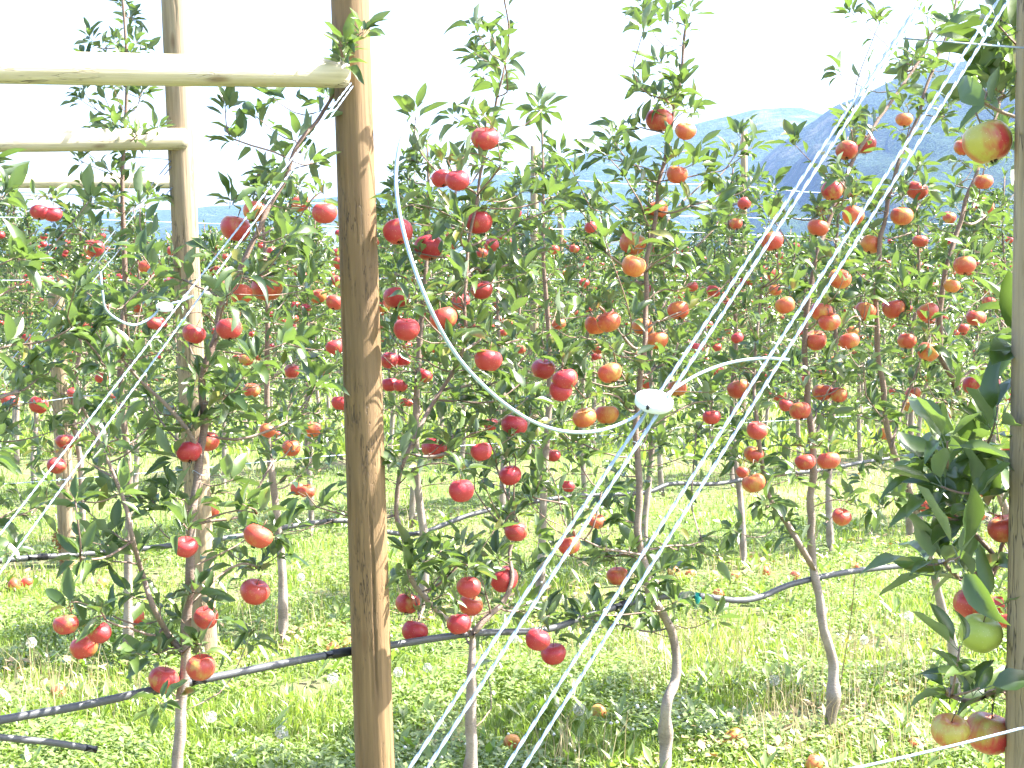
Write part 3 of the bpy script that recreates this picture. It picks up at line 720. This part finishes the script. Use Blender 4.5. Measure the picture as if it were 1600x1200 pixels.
# ------------------------------------------------------------------ front row (row 1)
T1 = [  # (pixel path base -> top, base radius, label)
 ([(-190, 1420), (-175, 1100), (-150, 800), (-110, 560), (-90, 350), (-70, 150), (-60, -60)], .020, 'apple tree just outside the left edge, only its leafy limbs in the picture'),
 ([(277, 1352), (276, 1200), (284, 1070), (292, 930), (302, 800), (318, 660), (322, 580), (345, 480), (372, 420), (425, 320), (470, 220), (515, 160), (552, 70)], .0185, 'apple tree left of the front post, leader leaning over to the post top'),
 ([(737, 1290), (735, 1180), (737, 1070), (736, 992), (700, 968), (652, 915), (628, 840), (620, 770), (640, 695), (690, 612), (722, 550), (728, 470), (735, 380), (752, 270), (768, 185), (783, 120), (797, 60), (786, -25)], .0200, 'apple tree right of the front post, laden with deep red apples'),
 ([(1038, 1240), (1043, 1170), (1040, 1100), (1056, 1058), (1052, 1005), (1032, 955), (1010, 905), (1000, 830), (998, 750), (994, 680), (1000, 600), (1007, 530), (1008, 440), (1020, 360), (1034, 270), (1048, 200), (1062, 130), (1075, 40)], .0215, 'apple tree behind the white tensioner disc, bare crooked trunk below'),
 ([(1294, 1172), (1300, 1105), (1300, 1040), (1286, 970), (1272, 890), (1267, 810), (1272, 710), (1262, 620), (1258, 550), (1262, 470), (1285, 370), (1320, 285), (1362, 200), (1425, 110), (1462, 40)], .0240, 'apple tree with a forked trunk standing in the clear patch of grass'),
 ([(1494, 1118), (1490, 1030), (1474, 950), (1455, 870), (1425, 780), (1392, 690), (1376, 570), (1372, 450), (1385, 330), (1418, 220), (1465, 90), (1500, -20)], .0230, 'apple tree with dark leaning trunk left of the big green apple'),
 ([(1610, 1075), (1590, 900), (1560, 760), (1510, 640), (1468, 540), (1476, 430), (1505, 330), (1540, 230), (1575, 120), (1592, 20)], .0220, 'orange-fruited apple tree behind the edge post, highest leader at the right'),
]
DENS = ["0000030500500252",
        "0000320300601273",
        "0014623726534885",
        "1246512745656776",
        "2355523775674665"[:16],
        "2345420766664665",
        "2344310654355444",
        "1344210643124232",
        "0232210453111111"[:16],
        "0123100232200000",
        "0121000120000000",
        "0000000000000000"]
DENS[0] = "0000020400500133"; DENS[1] = "0001220410500252"; DENS[2] = "0001410526331453"; DENS[3] = "0123412745454555"
DENS[4] = "2345523756655665"
DENS[5] = "3556422765656776"; DENS[6] = "3545412764445565"; DENS[7] = "1444310653114432"; DENS[8] = "0333100543211001"; DENS[9] = "0242000333210000"; DENS[10] = "0020000000000000"
def inter(path, py):
    return float(np.interp(-py, [-p[1] for p in path], [p[0] for p in path]))
TR1 = []
for path, r, lab in T1:
    pts = [W(x, y, ROW[1] + U(-.02, .02)) for x, y in path]
    pts[0].z = max(pts[0].z, -0.03)
    tk = catmull(pts, 6); n = len(tk)
    tk = [p + Vector((noise.noise(p * 9.0), noise.noise(p * 9.0 + Vector((7, 3, 1))), 0)) * 0.012 for p in tk]
    rad = [r * 0.9 * (1.18 - 0.18 * min(1, i / 4)) * (1 - 0.90 * (i / (n - 1)) ** 0.62) + 0.0024 for i in range(n)]
    # swollen graft union low on the trunk
    for i in range(n):
        rad[i] *= 1 + 0.38 * math.exp(-((tk[i].z - 0.16) / 0.045) ** 2) + 0.05 * math.sin(i * 1.7)
    if len(TR1) == 2:   # thinner above the fork
        for i in range(n): rad[i] *= 0.62 + 0.38 / (1 + math.exp((tk[i].z - 0.50) / 0.02))
    TR1.append(dict(path=path, tk=tk, rad=rad, lab=lab, cl=[], ap=[]))
def nearest_tree(px, py): return min(TR1, key=lambda t: abs(inter(t['path'], py) - px))
for j, row in enumerate(DENS):
    for i, ch in enumerate(row):
        kf = int(ch) * 1.42; k = int(kf) + (1 if R() < kf - int(kf) else 0)
        for _ in range(k):
            px, py = (i + R()) * 100, (j + R()) * 100
            if 522 < px < 600 and py > 150 and R() < 0.75: continue
            if 235 < px < 345 and ((py < 330 and R() < 0.95) or (330 < py < 560 and R() < 0.6) or (700 < py < 950 and R() < 0.3)): continue
            p = W(px, py, ROW[1] + random.gauss(0.04, 0.14)); nearest_tree(px, py)['cl'].append(p)
for _ in range(26): TR1[0]['cl'].append(W(U(-220, 60), U(200, 900), ROW[1] + U(-.15, .2)))
for (x, y, off) in ((552, 98, -.09), (570, 80, -.1), (540, 70, -.08), (562, 120, -.1), (585, 395, -.10), (600, 440, -.07), (1000, 857, 0), (940, 862, 0), (1085, 853, 0), (1060, 860, .02), (1020, 955, -.02), (650, 175, 0), (655, 235, 0), (622, 872, -.05), (640, 900, -.08), (660, 880, -.06), (690, 930, -.07), (700, 900, -.05), (625, 940, -.06), (670, 955, -.08), (720, 880, -.05), (750, 900, -.06), (775, 870, -.05), (640, 860, -.04), (690, 860, -.06), (610, 800, -.05), (615, 760, -.05), (625, 720, -.07), (650, 690, -.06), (612, 830, -.05), (760, 930, -.04), (810, 955, 0), (905, 965, 0), (930, 960, 0), (1055, 940, -.05)):
    nearest_tree(x, y)['cl'].append(W(x, y, ROW[1] + off))
for a in BYROW[1]: nearest_tree(a[0], a[1])['ap'].append(placed(a, 1))
# second limb of the forked tree: guide nodes without leaves come from clusters along it
for (x, y) in ((1250, 850), (1228, 815), (1205, 785), (1192, 730), (1184, 670)): TR1[4]['cl'].append(W(x, y, ROW[1]))
EXTRA = {4: [([(1273, 892), (1250, 852), (1230, 818), (1206, 785), (1192, 735), (1184, 670), (1178, 600), (1182, 530), (1190, 450)], .0115)],
         2: [([(736, 994), (760, 965), (785, 942), (800, 905), (796, 862), (812, 820)], .011)],
         3: [([(1008, 868), (975, 862), (940, 856), (905, 840), (880, 835)], .0048), ([(1010, 860), (1045, 853), (1075, 852), (1098, 846)], .0045)],
         1: [([(286, 1020), (262, 990), (238, 945), (222, 895), (208, 845), (196, 790), (175, 735), (150, 680), (128, 635)], .0085), ([(312, 712), (290, 668), (255, 628), (222, 598), (190, 560)], .0075)],
         5: [([(1392, 700), (1410, 640), (1440, 560), (1470, 480)], .006)]}
for i, t in enumerate(TR1):
    ex = [([p for p in catmull([W(x, y, ROW[1] + U(-.03, .03)) for x, y in pth], 4)], r) for pth, r in EXTRA.get(i, [])]
    make_tree(t['tk'], t['rad'], t['cl'], t['ap'], t['lab'], 'apple trees of the front row', 0.094, (8, 11), 0.24, extra=ex)

# ------------------------------------------------------------------ nearest row: limbs reaching in at the right edge
tk = catmull([W(x, y, ROW[0] + 0.13) for x, y in ((1680, 2100), (1672, 1500), (1655, 1100), (1640, 800), (1655, 400), (1625, 180), (1600, 20), (1585, -120))], 4)
n = len(tk); rad = [0.018 * (1 - 0.8 * i / (n - 1)) + 0.002 for i in range(n)]
big = [(1543, 222, 76, .38, .25), (1570, 826, 56, .6, .5), (1521, 945, 62, .72, .3), (1532, 990, 70, -.05, 0.0), (1484, 1142, 62, .40, .35), (1545, 1146, 76, .72, .25)]
aps = []
for i, a in enumerate(big):
    P = W(a[0], a[1], ROW[0] + (0.06 if i != 2 else 0.12)); aps.append([P, a[2] * P.y / F / APD, a[3], a[4]])
cl = [W(x, y, ROW[0] + U(0.0, 0.16)) for x, y in ((1480, 690), (1500, 715), (1470, 760), (1520, 770), (1500, 870), (1475, 880), (1555, 660), (1560, 95), (1535, 160), (1570, 150), (1560, 20), (1585, 500), (1590, 540), (1500, 1010), (1480, 1085), (1530, 1075), (1570, 1080), (1590, 800), (1560, 880), (1550, 900), (1590, 255), (1580, 740), (1505, 812), (1470, 725), (1450, 790), (1440, 880), (1540, 700), (1545, 800), (1500, 905), (1440, 745), (1550, 70), (1590, 130), (1560, 40), (1595, 90))]
make_tree(tk, rad, cl, aps, 'closest apple tree, big pale apples and dark leaves beside the edge post', 'apple trees of the nearest row', 0.105, (5, 7), 0.15, seen=len(AP))

# ------------------------------------------------------------------ second row
def crown_pts(b, n, H, rmax=0.43, z0=0.58):
    out = []
    while len(out) < n:
        z = z0 + (H - z0) * (R() ** 0.9); f = (z - z0) / (H - z0); r = rmax * (1 - f) ** 0.75 + 0.07
        if f < 0.12 and R() < 0.5: continue
        a = U(0, 6.283); q = r * math.sqrt(R())
        out.append(b + Vector((q * math.cos(a), q * math.sin(a), z)))
    return out
def leader(b, H, lean=0.05, k=7):
    pts = [b + Vector((0, 0, -0.03))]; dx = dy = 0
    for i in range(1, k + 1):
        dx += U(-lean, lean); dy += U(-lean, lean); pts.append(b + Vector((dx, dy, H * i / k)))
    return catmull(pts, 3)
def row_positions(c, px0, spacing, lo=-140, hi=1740):
    b0 = base_at(px0, c); out = []
    for s in range(-40, 60):
        p = b0 + Vector((RD[0], RD[1], 0)) * (s * spacing)
        if p.y < 1: continue
        x = 800 + F * p.x / p.y
        if lo < x < hi: out.append((x, p))
    return out
ORD = 'first second third fourth fifth sixth seventh eighth ninth tenth eleventh twelfth thirteenth fourteenth fifteenth sixteenth seventeenth eighteenth nineteenth twentieth'.split()
L2 = ['second-row apple tree at the left edge, mostly leaves', 'second-row tree with a pale forked stem by the left edge', 'second-row tree with a pale straight trunk left of the weathered post',
      'second-row tree with a grey trunk between the weathered post and front post', 'second-row tree hidden behind the front tree of deep red apples', 'second-row tree with a whitish trunk left of the guy wires',
      'second-row tree behind the white tensioner disc', 'second-row tree seen between the guy wires and the forked tree', 'second-row tree with a thin trunk just right of the forked tree',
      'second-row tree behind the tree with a dark leaning trunk', 'second-row tree behind the closest green apple', 'second-row tree behind the edge post', 'second-row tree past the edge post, smallest in view', 'second-row tree farthest along the row']
row2 = []
for i, (x, b) in enumerate(row_positions(ROW[2], 190, 0.73)):
    H = random.choice((U(2.05, 2.3), U(2.1, 2.35), U(2.35, 2.6))); H = 2.85 if abs(x - 190) < 20 else H; tk = leader(b, H, 0.035); n = len(tk); r = U(.017, .022)
    rad = [r * (1 - 0.88 * k / (n - 1)) + .0022 for k in range(n)]
    for k in range(n): rad[k] *= 1 + 0.35 * math.exp(-((tk[k].z - 0.14) / 0.05) ** 2)
    row2.append(dict(x=x, b=b, tk=tk, rad=rad, H=H, ap=[]))
for a in BYROW[2]:
    P = placed(a, 2); t = min(row2, key=lambda t: (t['b'].xy - P[0].xy).length); t['ap'].append(P)
for i, t in enumerate(row2):
    for _ in range(3):
        z = U(0.8, 1.9); a = U(0, 6.28); rr = U(.1, .35); t['ap'].append([t['b'] + Vector((rr * math.cos(a), rr * math.sin(a), z)), U(.85, 1.05), U(.55, .95), U(.1, .7)])
    make_tree(t['tk'], t['rad'], crown_pts(t['b'], 92, min(t['H'], 2.2) if t['H'] < 2.7 else 2.8, 0.44, 0.58), t['ap'], L2[min(i, len(L2) - 1)], 'apple trees of the second row', 0.088, (7, 10), 0.30, True)

# ------------------------------------------------------------------ rows farther back: copies of a few grown trees
def proto(seed, leaves_n, lods, level):
    random.seed(seed); b = Vector((0, 0, 0)); H = U(2.05, 2.35); tk = leader(b, H, 0.04); n = len(tk)
    rad = [0.020 * (1 - 0.86 * k / (n - 1)) + .002 for k in range(n)]
    ap = []
    for _ in range(11):
        z = U(0.7, 2.0); a = U(0, 6.28); rr = U(.1, .38); ap.append([Vector((rr * math.cos(a), rr * math.sin(a), z)), U(.85, 1.08), U(.6, 1.0), U(.0, .6)])
    tr, limbs, leaves = grow(tk, rad, crown_pts(b, leaves_n, H - 0.08), ap, 0.088, nl=(7, 9), shoot=0.3)
    allb = MB()
    for mb in [tr] + list(limbs.values()):
        o = len(allb.v); allb.v += mb.v; allb.t += mb.t; allb.f += [tuple(q + o for q in f) for f in mb.f]
    return dict(trunk=allb.mesh('trunk', M_bark), leaves=leaves, ap=ap, lods=lods)
protos = []
for s in range(6):
    p = proto(500 + s, 125, LOD, 3); e = obj('tmp', None)
    o = add_leaves_joined('crown', p['leaves'], e, Vector((0, 0, 0)), LOD, M_leafm); p['crown'] = o.data
    o = add_leaves_joined('crown', p['leaves'], e, Vector((0, 0, 0)), LOD2, M_leafm); p['crown2'] = o.data
    for o in list(e.children): bpy.data.objects.remove(o)
    bpy.data.objects.remove(e)
    V = []; Fc = []; k = 0
    for (c, s_, bl, hu) in p['ap']: V.append(AV * s_ + np.array(c[:])); Fc.append(AF + k); k += len(AV)
    p['fruit'] = mesh_from('fruit', np.vstack(V), np.vstack(Fc), M_apple); protos.append(p)
random.seed(77)
def far_tree(b, p, label, group, level, apples_px=()):
    e = tag(obj('apple_tree', None), label, 'tree', group); e.location = b; s = U(0.9, 1.08); e.scale = (s, s, s); e.rotation_euler = (0, 0, U(0, 6.28))
    obj('trunk', p['trunk'], e); c = obj('crown', p['crown'] if level < 2 else p['crown2'], e); c['kind'] = 'stuff'
    if level == 0:
        for (q, s_, bl, hu) in p['ap']: add_apple(e, Vector((0, 0, 0)), q, s_, bl, hu, random.choice(APPLES_LO), False)
    else:
        f = obj('fruit', p['fruit'], e); f['kind'] = 'stuff'; f.color = (U(.7, 1), U(.1, .5), 0, 1)
    return e
RN = {3: 'third', 4: 'fourth', 5: 'fifth', 6: 'sixth'}
TENS = ['twenty-' + o for o in ORD[:9]] + ['thirtieth'] + ['thirty-' + o for o in ORD[:9]] + ['fortieth']; ORD = ORD + TENS
for r in range(3, 11):
    pos = row_positions(ROW[r], 200 + 37 * r, 0.75, -60, 1660)
    for i, (x, b) in enumerate(pos):
        if r in RN:
            lab = 'apple tree in the %s row back, %s counted from the left edge' % (RN[r], ORD[i])
            far_tree(b, random.choice(protos), lab, 'apple trees of the %s row' % RN[r], 0 if r == 3 else 1)
        else:
            far_tree(b, random.choice(protos), 'small distant apple tree among the massed rows, %s row back' % ORD[r - 1], 'distant apple trees of the %s row' % ORD[r - 1], 1 if r < 7 else 2)
# the rest of the orchard: one mass
Vs = []; Fs = []; T = []; o = 0
crown_np = []
for p in protos:
    k = len(p['crown2'].vertices); co = np.empty(k * 3, dtype=np.float32); p['crown2'].vertices.foreach_get('co', co)
    t_ = len(p['crown2'].polygons); fi = np.empty(t_ * 3, dtype=np.int32); p['crown2'].loops.foreach_get('vertex_index', fi)
    crown_np.append((co.reshape(-1, 3), fi.reshape(-1, 3)))
for c in np.arange(ROW[10] + 2.43, 70, 2.43 * 1.0):
    step = 0.75 if c < 40 else 1.2
    for (x, b) in row_positions(c, 300, step, -40, 1640):
        if c > 45 and R() < 0.4: continue
        V, Fc = random.choice(crown_np)
        nf = 260 if c < 40 else 150
        sel = np.random.choice(len(Fc) // 4, nf, replace=False); idx = (sel[:, None] * 4 + np.arange(4)).ravel()
        Fsel = Fc[idx]; a = U(0, 6.28); M = np.array([[math.cos(a), -math.sin(a), 0], [math.sin(a), math.cos(a), 0], [0, 0, 1]])
        vid = np.unique(Fsel); remap = np.zeros(len(V), dtype=np.int64); remap[vid] = np.arange(len(vid))
        V2 = V[vid] @ M.T + np.array(b[:]); 
        Vs.append(V2); Fs.append(remap[Fsel] + o); o += len(V2); T.append(np.random.rand(len(V2) // 5 + 1).repeat(5)[:len(V2)])
me = mesh_from('orchard_mass', np.vstack(Vs), np.vstack(Fs), M_leafm, True, np.concatenate(T))
tag(obj('orchard_mass', me), 'far rows of the orchard merging into one green band', 'orchard', None, 'stuff')

# ------------------------------------------------------------------ ground cover
def scatter(n, y0, y1, pad=80, fn=None):
    """points on the ground inside the view, more densely where nearer"""
    t = np.random.rand(n); Y = 1 / (1 / y0 + t * (1 / y1 - 1 / y0)) if True else None
    X = ((np.random.rand(n) * (1600 + 2 * pad) - pad) - 800) / F * Y
    return X, Y
def nz2(X, Y, s, o=0.0): return np.array([noise.noise(Vector((x * s, y * s, o))) for x, y in zip(X, Y)])
def blades(name, X, Y, H, Wd, lean, mat, label, cat, zb=None, seg=2):
    n = len(X); a = np.random.rand(n) * 6.283; la = np.random.rand(n) * 6.283; ln = lean * (0.3 + np.random.rand(n))
    Z = np.array([gz(x, y) for x, y in zip(X, Y)]) if zb is None else zb
    dx, dy = np.cos(a) * Wd / 2, np.sin(a) * Wd / 2; lx, ly = np.cos(la) * ln * H, np.sin(la) * ln * H
    P = np.zeros((n, 5, 3)); base = np.stack([X, Y, Z], 1)
    P[:, 0] = base + np.stack([-dx, -dy, 0 * Z - .01], 1); P[:, 1] = base + np.stack([dx, dy, 0 * Z - .01], 1)
    midp = base + np.stack([lx * .35, ly * .35, H * .6], 1)
    P[:, 2] = midp + np.stack([dx * .8, dy * .8, 0 * Z], 1); P[:, 3] = midp - np.stack([dx * .8, dy * .8, 0 * Z], 1)
    P[:, 4] = base + np.stack([lx, ly, H * (1 - 0.25 * ln)], 1)
    k = np.arange(n)[:, None] * 5
    Fc = np.concatenate([k + [0, 1, 2], k + [0, 2, 3], k + [3, 2, 4]], 1).reshape(-1, 3)
    me = mesh_from(name, P.reshape(-1, 3), Fc, mat, True, np.random.rand(n).repeat(5))
    return tag(obj(name, me), label, cat, None, 'stuff')
def dry_zone(X, Y):
    """under the rows the cover is thinner and drier"""
    d = np.abs(((X * ND[0] + Y * ND[1]) - ROW[1]) % 2.43); d = np.minimum(d, 2.43 - d); return np.clip(1 - d / 0.45, 0, 1)
X, Y = scatter(78000, 4.9, 16); c = nz2(X, Y, 2.2); keep = (c + 0.35 + 0.3 * np.random.rand(len(X)) > 0.22 * dry_zone(X, Y) + 0.12); X, Y, c = X[keep], Y[keep], c[keep]
blades('grass', X, Y, (0.028 + 0.040 * np.random.rand(len(X)) + 0.055 * np.clip(c, 0, 1)), 0.0045 + 0.0035 * np.random.rand(len(X)), 0.7, M_grass, 'bright green orchard grass between the rows', 'grass')
X, Y = scatter(16000, 14, 60); blades('grass', X, Y, 0.08 + 0.08 * np.random.rand(len(X)), 0.03 + 0 * X, 0.7, M_grass, 'far grass seen through the trunks of the back rows', 'grass', 0 * X)
# tall dry stalks, gathered in the strip behind the front row
X, Y = scatter(5200, 5.0, 12); pxx = 800 + F * X / Y
keep = (nz2(X, Y, 1.3, 7) + 0.9 * np.exp(-((pxx - 1250) / 330) ** 2) * np.exp(-((Y - 6.9) / 1.1) ** 2) + 0.25 * dry_zone(X, Y)) > 0.30
X, Y = X[keep], Y[keep]
blades('dry_grass', X, Y, 0.13 + 0.16 * np.random.rand(len(X)), 0.0028 + 0 * X, 0.4, M_dry, 'straw-coloured dry stalks standing in the grass', 'grass')
# broad weeds and clover: small leaves held flat
def broad(name, X, Y, mat, label, cat, size, hgt, tilt=0.6, wd=.30):
    n = len(X); lv = []; Vs = np.zeros((n, 5, 3)); a = np.random.rand(n) * 6.283; Z = np.array([gz(x, y) for x, y in zip(X, Y)]) + hgt
    d = np.stack([np.cos(a), np.sin(a), (np.random.rand(n) - .35) * tilt * 2], 1); d /= np.linalg.norm(d, axis=1)[:, None]
    s = np.stack([-np.sin(a), np.cos(a), (np.random.rand(n) - .5) * tilt], 1); s /= np.linalg.norm(s, axis=1)[:, None]
    up = np.cross(d, s); b = np.stack([X, Y, Z], 1); S = size[:, None]
    Vs[:, 0] = b; Vs[:, 1] = b + (d * .55 - s * wd + up * .05) * S; Vs[:, 2] = b + (d * .55 + s * wd + up * .05) * S; Vs[:, 3] = b + d * S; Vs[:, 4] = b + d * .5 * S
    k = np.arange(n)[:, None] * 5; Fc = np.concatenate([k + [0, 4, 2], k + [0, 1, 4], k + [1, 3, 4], k + [4, 3, 2]], 1).reshape(-1, 3)[:, ::-1]
    me = mesh_from(name, Vs.reshape(-1, 3), Fc.copy(), mat, True, np.random.rand(n).repeat(5)); return tag(obj(name, me), label, cat, None, 'stuff')
X, Y = scatter(140000, 4.9, 13); c = nz2(X, Y, 1.7, 3); keep = c + 0.5 * (np.random.rand(len(X)) - .5) > -0.06; X, Y, c = X[keep], Y[keep], c[keep]
broad('clover', X, Y, M_weed, 'clover and broad weeds spread through the grass', 'weeds', 0.014 + 0.022 * np.random.rand(len(X)) ** 2, 0.015 + 0.075 * np.random.rand(len(X)) * np.clip(c + .5, .2, 1))
# dandelion rosettes
cx, cyy = scatter(420, 4.9, 11); X = []; Y = []; S = []; 
for a, b in zip(cx, cyy):
    for _ in range(9): X.append(a + U(-.02, .02)); Y.append(b + U(-.02, .02)); S.append(U(.05, .11))
broad('dandelion_leaves', np.array(X), np.array(Y), M_weed, 'rosettes of long dandelion leaves in the grass', 'weeds', np.array(S), 0.02 + 0.02 * np.random.rand(len(X)), 1.1, .13)
X, Y = scatter(5200, 4.9, 14); keep = (dry_zone(X, Y) + nz2(X, Y, 1.5, 9)) > 0.5; X, Y = X[keep], Y[keep]
broad('fallen_leaves', X, Y, M_brown, 'brown fallen leaves littered under the rows', 'leaves', 0.03 + 0.03 * np.random.rand(len(X)), 0.015 + 0.03 * np.random.rand(len(X)), 0.5)

# fallen apples
FA = [(22, 908, 'fallen apple in the grass at the left edge under the second row'), (42, 905, 'fallen apple beside another in the grass, under the guy wire at the left'), (90, 1080, 'pale fallen apple in grass between the hoses at the left'),
      (1430, 1158, 'fallen red apple on bare soil left of the biggest apples'), (1272, 1190, 'fallen red apple in the grass at the foot of the forked tree'), (1146, 1152, 'brownish fallen apple in grass right of the crooked trunk'),
      (1052, 893, 'fallen apple just right of the crooked trunk above the hose'), (1078, 897, 'orange fallen apple above the green hose tie'), (1122, 925, 'fallen apple lying under the sagging hose'),
      (1150, 900, 'yellowish fallen apple in the strip of windfalls'), (1196, 893, 'fallen apple in the strip of windfalls, left of the forked trunk'), (1243, 900, 'red fallen apple touching the forked trunk on its left'),
      (1335, 880, 'fallen apple in the strip of windfalls just right of the forked trunk'), (1385, 868, 'fallen apple in the windfalls far right of the forked trunk'),
      (545, 1003, 'fallen apple half hidden behind the front post'), (520, 1010, 'fallen apple left of the front post by the hose joint'), (935, 1113, 'small fallen apple between the guy wires and crooked trunk'),
      (800, 1148, 'small fallen apple in grass beneath the guy wires'), (160, 905, 'fallen apple in grass left of the weathered post')]
for x, y, lab in FA:
    P = G(x, y, 0.05); s = U(.8, 1.0)
    e = bpy.data.objects.new('fallen_apple', random.choice(APPLES)); COL.objects.link(e); e.location = (P.x, P.y, gz(P.x, P.y) + 0.036); e.rotation_euler = (U(-1.6, 1.6), U(-1, 1), U(0, 6)); e.scale = (s, s, s)
    e.color = (U(.35, .8), U(.4, 1), 0, 1); tag(e, lab, 'apple', 'windfall apples on the ground'); k = obj('stem', STEM, e)

# dandelion clocks
def clock_mesh():
    mb = MB()
    for i in range(90):
        d = rvec(); x, y = frame(d); mb.tube([d * 0.004, d * 0.017], [0.0003, 0.0003], 3, cap=False)
        for k in range(4):
            a = k * 1.57 + R(); mb.tube([d * 0.017, d * 0.020 + (x * math.cos(a) + y * math.sin(a)) * 0.005], [0.0005, 0.0002], 3, cap=False)
    return mb.mesh('seed_head', M_fluff)
CK = clock_mesh(); mb = MB(); mb.tube([(0, 0, 0), (0.004, 0, .5), (0, 0, 1)], 0.0016, 5); CS = mb.mesh('stalk', M_grass)
DC = [(668, 1045, 'dandelion clock nearest the front post, on its right'), (622, 1050, 'dandelion clock tight against the front post'), (803, 742 + 260, 'dandelion clock behind the guy wires'),
      (1005, 1000, 'dandelion clock left of the crooked trunk'), (1420, 960, 'dandelion clock alone in the grass right of the yellow-leaved sapling'), (1130, 943, 'dandelion clock under the hose by the green tie'),
      (49, 1008, 'dandelion clock in the grass at the left edge'), (130, 852, 'dandelion clock above the second hose'), (330, 1120, 'dandelion clock below the front hose at the left'), (470, 905, 'dandelion clock between the two posts'),
      (520, 1060, 'dandelion clock just under the hose joint'), (880, 930, 'dandelion clock beneath the middle of the front hose'), (1210, 1065, 'dandelion clock left of the forked trunk in shade'), (1350, 1000, 'dandelion clock at the foot of the yellow-leaved sapling'),
      (905, 1105, 'dandelion clock between the close pair of guy wires and crooked trunk'), (440, 1140, 'dandelion clock in the open grass at bottom left')]
for x, y, lab in DC:
    h = U(.14, .22); P = G(x, y, h); g = gz(P.x, P.y)
    e = tag(obj('dandelion', None), lab, 'dandelion', 'dandelions gone to seed'); e.location = (P.x, P.y, g)
    k = obj('stalk', CS, e); k.scale = (1, 1, h); k = obj('seed_head', CK, e, (0, 0, h)); s = U(.9, 1.25); k.scale = (s, s, s); k.rotation_euler = (U(0, 6), U(0, 6), 0)

# white clover heads, sprinkled
X, Y = scatter(420, 4.9, 12); keep = nz2(X, Y, 1.1, 5) > 0.0; X, Y = X[keep], Y[keep]; Vs = []; Fs = []; o = 0
ico = np.array([(0, 0, 1), (1, 0, 0), (0, 1, 0), (-1, 0, 0), (0, -1, 0), (0, 0, -1)], float); icf = np.array([(0, 1, 2), (0, 2, 3), (0, 3, 4), (0, 4, 1), (5, 2, 1), (5, 3, 2), (5, 4, 3), (5, 1, 4)])
for x, y in zip(X, Y): Vs.append(ico * U(.004, .008) + np.array([x, y, gz(x, y) + U(.05, .12)])); Fs.append(icf + o); o += 6
tag(obj('clover_flowers', mesh_from('clover_flowers', np.vstack(Vs), np.vstack(Fs), M_fluff)), 'tiny white clover flowers sprinkled over the grass', 'flowers', None, 'stuff')

# yellow-leaved sapling shoot by the forked tree, dried dock stalk at the left
def shoot(path, c, label, name, leafy, r=0.0022):
    P = [W(a, b, c) for a, b in path]; base = P[0]; e = tag(obj(name, None), label, 'plant'); e.location = base
    pts = catmull(P, 5); mb = MB(); mb.tube([p - base for p in pts], [r * (1 - .6 * i / len(pts)) for i in range(len(pts))], 5, 0.1); obj('stem', mb.mesh('stem', M_stem), e)
    for i in range(int(len(pts) * .25), len(pts)):
        for _ in range(leafy):
            d = (rvec() + UP * .3).normalized(); L = U(.03, .055); o = bpy.data.objects.new('leaf', YLEAF); COL.objects.link(o); o.parent = e; o.matrix_local = Matrix.LocRotScale(pts[i] - base, orient(d, UP + rvec()).to_quaternion(), (L, L, L))
    return e, pts, base
shoot([(1302, 1130), (1318, 1040), (1330, 960), (1338, 880), (1345, 800)], C1 + 0.10, 'thin sapling shoot with yellowing leaves beside the forked trunk', 'sapling', 1)
e, pts, base = shoot([(118, 1010), (112, 960), (105, 910), (94, 860), (88, 835)], C1 + 0.25, 'dead brown dock stalk with dry seeds near the left edge', 'dock_plant', 0, 0.0016)
mb = MB()
for i in range(130):
    q = pts[random.randint(6, len(pts) - 1)] - base + rvec() * U(.003, .014); mb.tube([q, q + rvec() * .006], [.0025, .001], 4)
o = obj('seed_head', mb.mesh('seed_head', M_rust), e)
# loop of tie wire round two trunks
for (x, y, c, r, lab) in ((995, 692, C1, .016, 'thin wire loop tied round the crooked trunk under the disc'), (312, 738, C1, .018, 'thin wire loop tied round the trunk left of the front post')):
    P = W(x, y, c); mb = MB(); mb.tube([Vector((r * math.cos(a), r * math.sin(a), 0.006 * math.sin(a * 2))) for a in np.linspace(0, 6.28, 18)] + [Vector((r * 1.5, -.005, -.004)), Vector((r * 1.2, -.01, -.02))], .0009, 4)
    tag(obj('wire_tie', mb.mesh('wire_tie', M_wire), None, P), lab, 'wire')
print('objects', len(bpy.data.objects))
